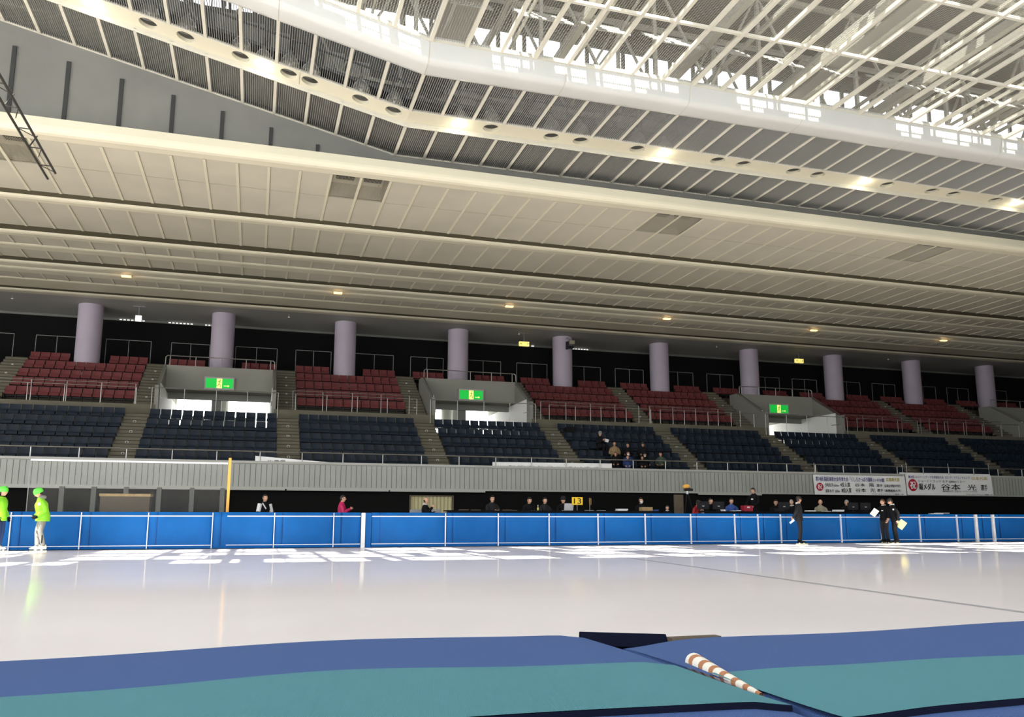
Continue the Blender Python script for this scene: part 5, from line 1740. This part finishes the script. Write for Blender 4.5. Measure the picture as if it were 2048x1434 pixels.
MB().lathe([(0, 0), (0.035, 0), (0.035, 0.08), (0.013, 0.12), (0.011, 0.17), (0, 0.17)], 14).build('glass', 'folder_yellow', t, smooth=True)
MB().lathe([(0.0145, 0.165), (0.0145, 0.20), (0, 0.20)], 10).build('cap', 'paper', t)
# number signs
q = at(1154.5, 1002, 28.95)
t = empty('number_sign', (q.x, 28.95, TZ)); tag(t, 'yellow sign with black number 13 above the table', 'number sign')
MB().rbox(-0.21, 0.21, -0.012, 0.012, q.z - TZ - 0.14, q.z - TZ + 0.14, 0.01).build('board', 'yellow', t)
MB().bar((0, 0.02, 0), (0, 0.02, q.z - TZ), 0.012).build('pole', 'steel_dim', t)
text('13', -0.14, 0.15, q.z - TZ - 0.10, q.z - TZ + 0.10, -0.016, 'ink', t, name='number', bold=0.015)
q = at(1180.5, 1003, 29.1)
t = empty('number_sign', (q.x, 29.1, TZ), rad(58)); tag(t, 'turned brown sign with dim number 13', 'number sign')
MB().rbox(-0.19, 0.19, -0.012, 0.012, q.z - TZ - 0.13, q.z - TZ + 0.13, 0.01).build('board', 'brown_board', t)
MB().bar((0, 0.02, 0), (0, 0.02, q.z - TZ), 0.012).build('pole', 'steel_dim', t)
text('13', -0.13, 0.14, q.z - TZ - 0.10, q.z - TZ + 0.10, -0.016, 'orange_post', t, name='number', bold=0.01)
# camera on tripod
q = at(1374, 974, 30.95)
t = empty('video_camera', (q.x, 30.95, DECK)); tag(t, 'video camera with orange rain cover on a tall black tripod', 'camera')
zc = q.z - DECK
m = MB().merge(blob(Vector((-0.03, 0, zc + 0.02)), 0.13, 1.25, 0.8, 0.75))
m.build('rain_cover', 'orange_post', t, smooth=True)
MB().rbox(-0.10, 0.14, -0.07, 0.07, zc - 0.17, zc - 0.04, 0.03).bar((0.12, 0, zc - 0.10), (0.24, -0.05, zc - 0.12), 0.05, 12).build('camera_body', 'ink', t)
MB().lathe([(0.05, zc - 0.30), (0.06, zc - 0.24), (0.05, zc - 0.17), (0, zc - 0.17)], 12).build('tripod_head', 'silver', t)
for k in range(3):
    a = rad(90 + 120 * k)
    MB().bar((0.03 * math.cos(a), 0.03 * math.sin(a), zc - 0.27), (0.42 * math.cos(a), 0.42 * math.sin(a), 0.0), 0.02, 8, 0.014).build('leg', 'charcoal', t)
a, b = at(1349, 1010, 30.6).x, at(1367, 1010, 30.6).x
o = MB().box(a, b, 30.6, 30.66, DECK, 1.93).build('upright_panel', 'wood_dark'); tag(o, 'brown upright panel left of the tripod', 'panel')
p = at(1935, 1021, 28.36)
t = MB().box(-0.55, 0.10, -0.07, 0.07, 0, 0.03).box(-0.25, 0.45, -0.05, 0.06, 0.03, 0.055)
o = t.build('folded_cloth', 'silver', loc=(at(1880, 1025, 28.33).x, 28.33, 1.152)); tag(o, 'flat grey things lying on the boards right of the two officials', 'cloth')

# recess: curtained window, posts, counter, clear screen
a, b = at(821, 1005, 36.85).x, at(904, 1005, 36.85).x
zt, zb = at(862, 993, 36.85).z, DECK + 0.3
wn = sroot('window_2')
MB().grid(lambda u, v: (a + (b - a) * u, 36.84 + 0.025 * math.sin(u * 70), zb + (zt - zb) * v), 150, 2).build('pleated_curtain', 'curtain', wn, smooth=True)
MB().box(a - 0.06, b + 0.06, 36.76, 36.82, zt, zt + 0.05).box(a - 0.06, a, 36.76, 36.82, zb, zt).box(b, b + 0.06, 36.76, 36.82, zb, zt).build('window_frame', 'wood_dark', wn)
ps = MB()
for i, px in enumerate((122, 186, 251, 317, 383, 444)):
    x = at(px, 1000, 36.6).x
    struct(MB().box(x - 0.09, x + 0.09, 36.55, 36.7, DECK, PB), 'pillar', 'parapet_groove')
t = empty('wooden_counter', ((at(203, 1005, 30.2).x + at(301, 1005, 30.2).x) / 2, 30.2, DECK)); tag(t, 'brown wooden counter with light plank top behind the clear screen', 'counter')
hw = (at(301, 1005, 30.2).x - at(203, 1005, 30.2).x) / 2
zc = at(250, 988, 30.2).z - DECK
MB().box(-hw, hw, -0.3, 0.3, 0.0, zc - 0.09).build('body', 'wood_dark', t)
MB().box(-hw - 0.03, hw + 0.03, -0.34, 0.34, zc - 0.09, zc).build('plank_top', 'wood', t)
t = empty('clear_screen', (at(260, 950, 28.75).x, 28.75, DECK)); tag(t, 'tall clear spectator screen with pale top rail at the left', 'screen')
x0, x1, zt = at(62, 920, 28.75).x, at(456, 925, 28.75).x, at(260, 922, 28.75).z - DECK
c = t.location.x
MB().box(x0 - c, x1 - c, -0.004, 0.004, 0.3, zt).build('clear_sheet', 'clear', t)
MB().box(x0 - c, x1 - c, -0.02, 0.02, zt - 0.045, zt + 0.005).build('top_rail', 'paper', t)
MB().box(x0 - c - 0.012, x0 - c + 0.012, -0.012, 0.012, 0, zt).build('post', 'steel_dim', t)
o = MB().box(-0.045, 0.045, -0.03, 0.03, 0, at(458, 916, 28.75).z - DECK).build('orange_post', 'orange_post', loc=(at(458, 960, 28.75).x, 28.75, DECK))
tag(o, 'orange post at the right end of the clear screen', 'post')

# loudspeaker and floodlights on the fifth column
c5 = colx(4)
q = at(1137, 690, 47.2)
t = empty('speaker_cluster', (q.x, 47.25, q.z)); tag(t, 'speaker and lamp cluster clamped to the fifth column', 'speaker')
o = MB().rbox(0.02, 0.36, -0.20, 0.0, 0.05, 0.28, 0.02).build('lamp_box', 'khaki', t)
MB().rbox(-0.16, -0.02, -0.16, 0.02, -0.28, 0.20, 0.02).build('speaker_box', 'ink', t)
MB().rbox(0.02, 0.30, -0.18, 0.0, -0.22, -0.05, 0.02).build('grille_box', 'charcoal', t)
MB().tube([(-0.2, 0.30, 0.0), (0.0, -0.05, 0.02), (0.2, -0.05, 0.02)], 0.02).tube([(0.0, -0.05, 0.02), (0.0, -0.05, 0.45), (-0.1, 0.30, 0.5)], 0.015).build('bracket', 'steel_dim', t)

finish_text()
finish_people()
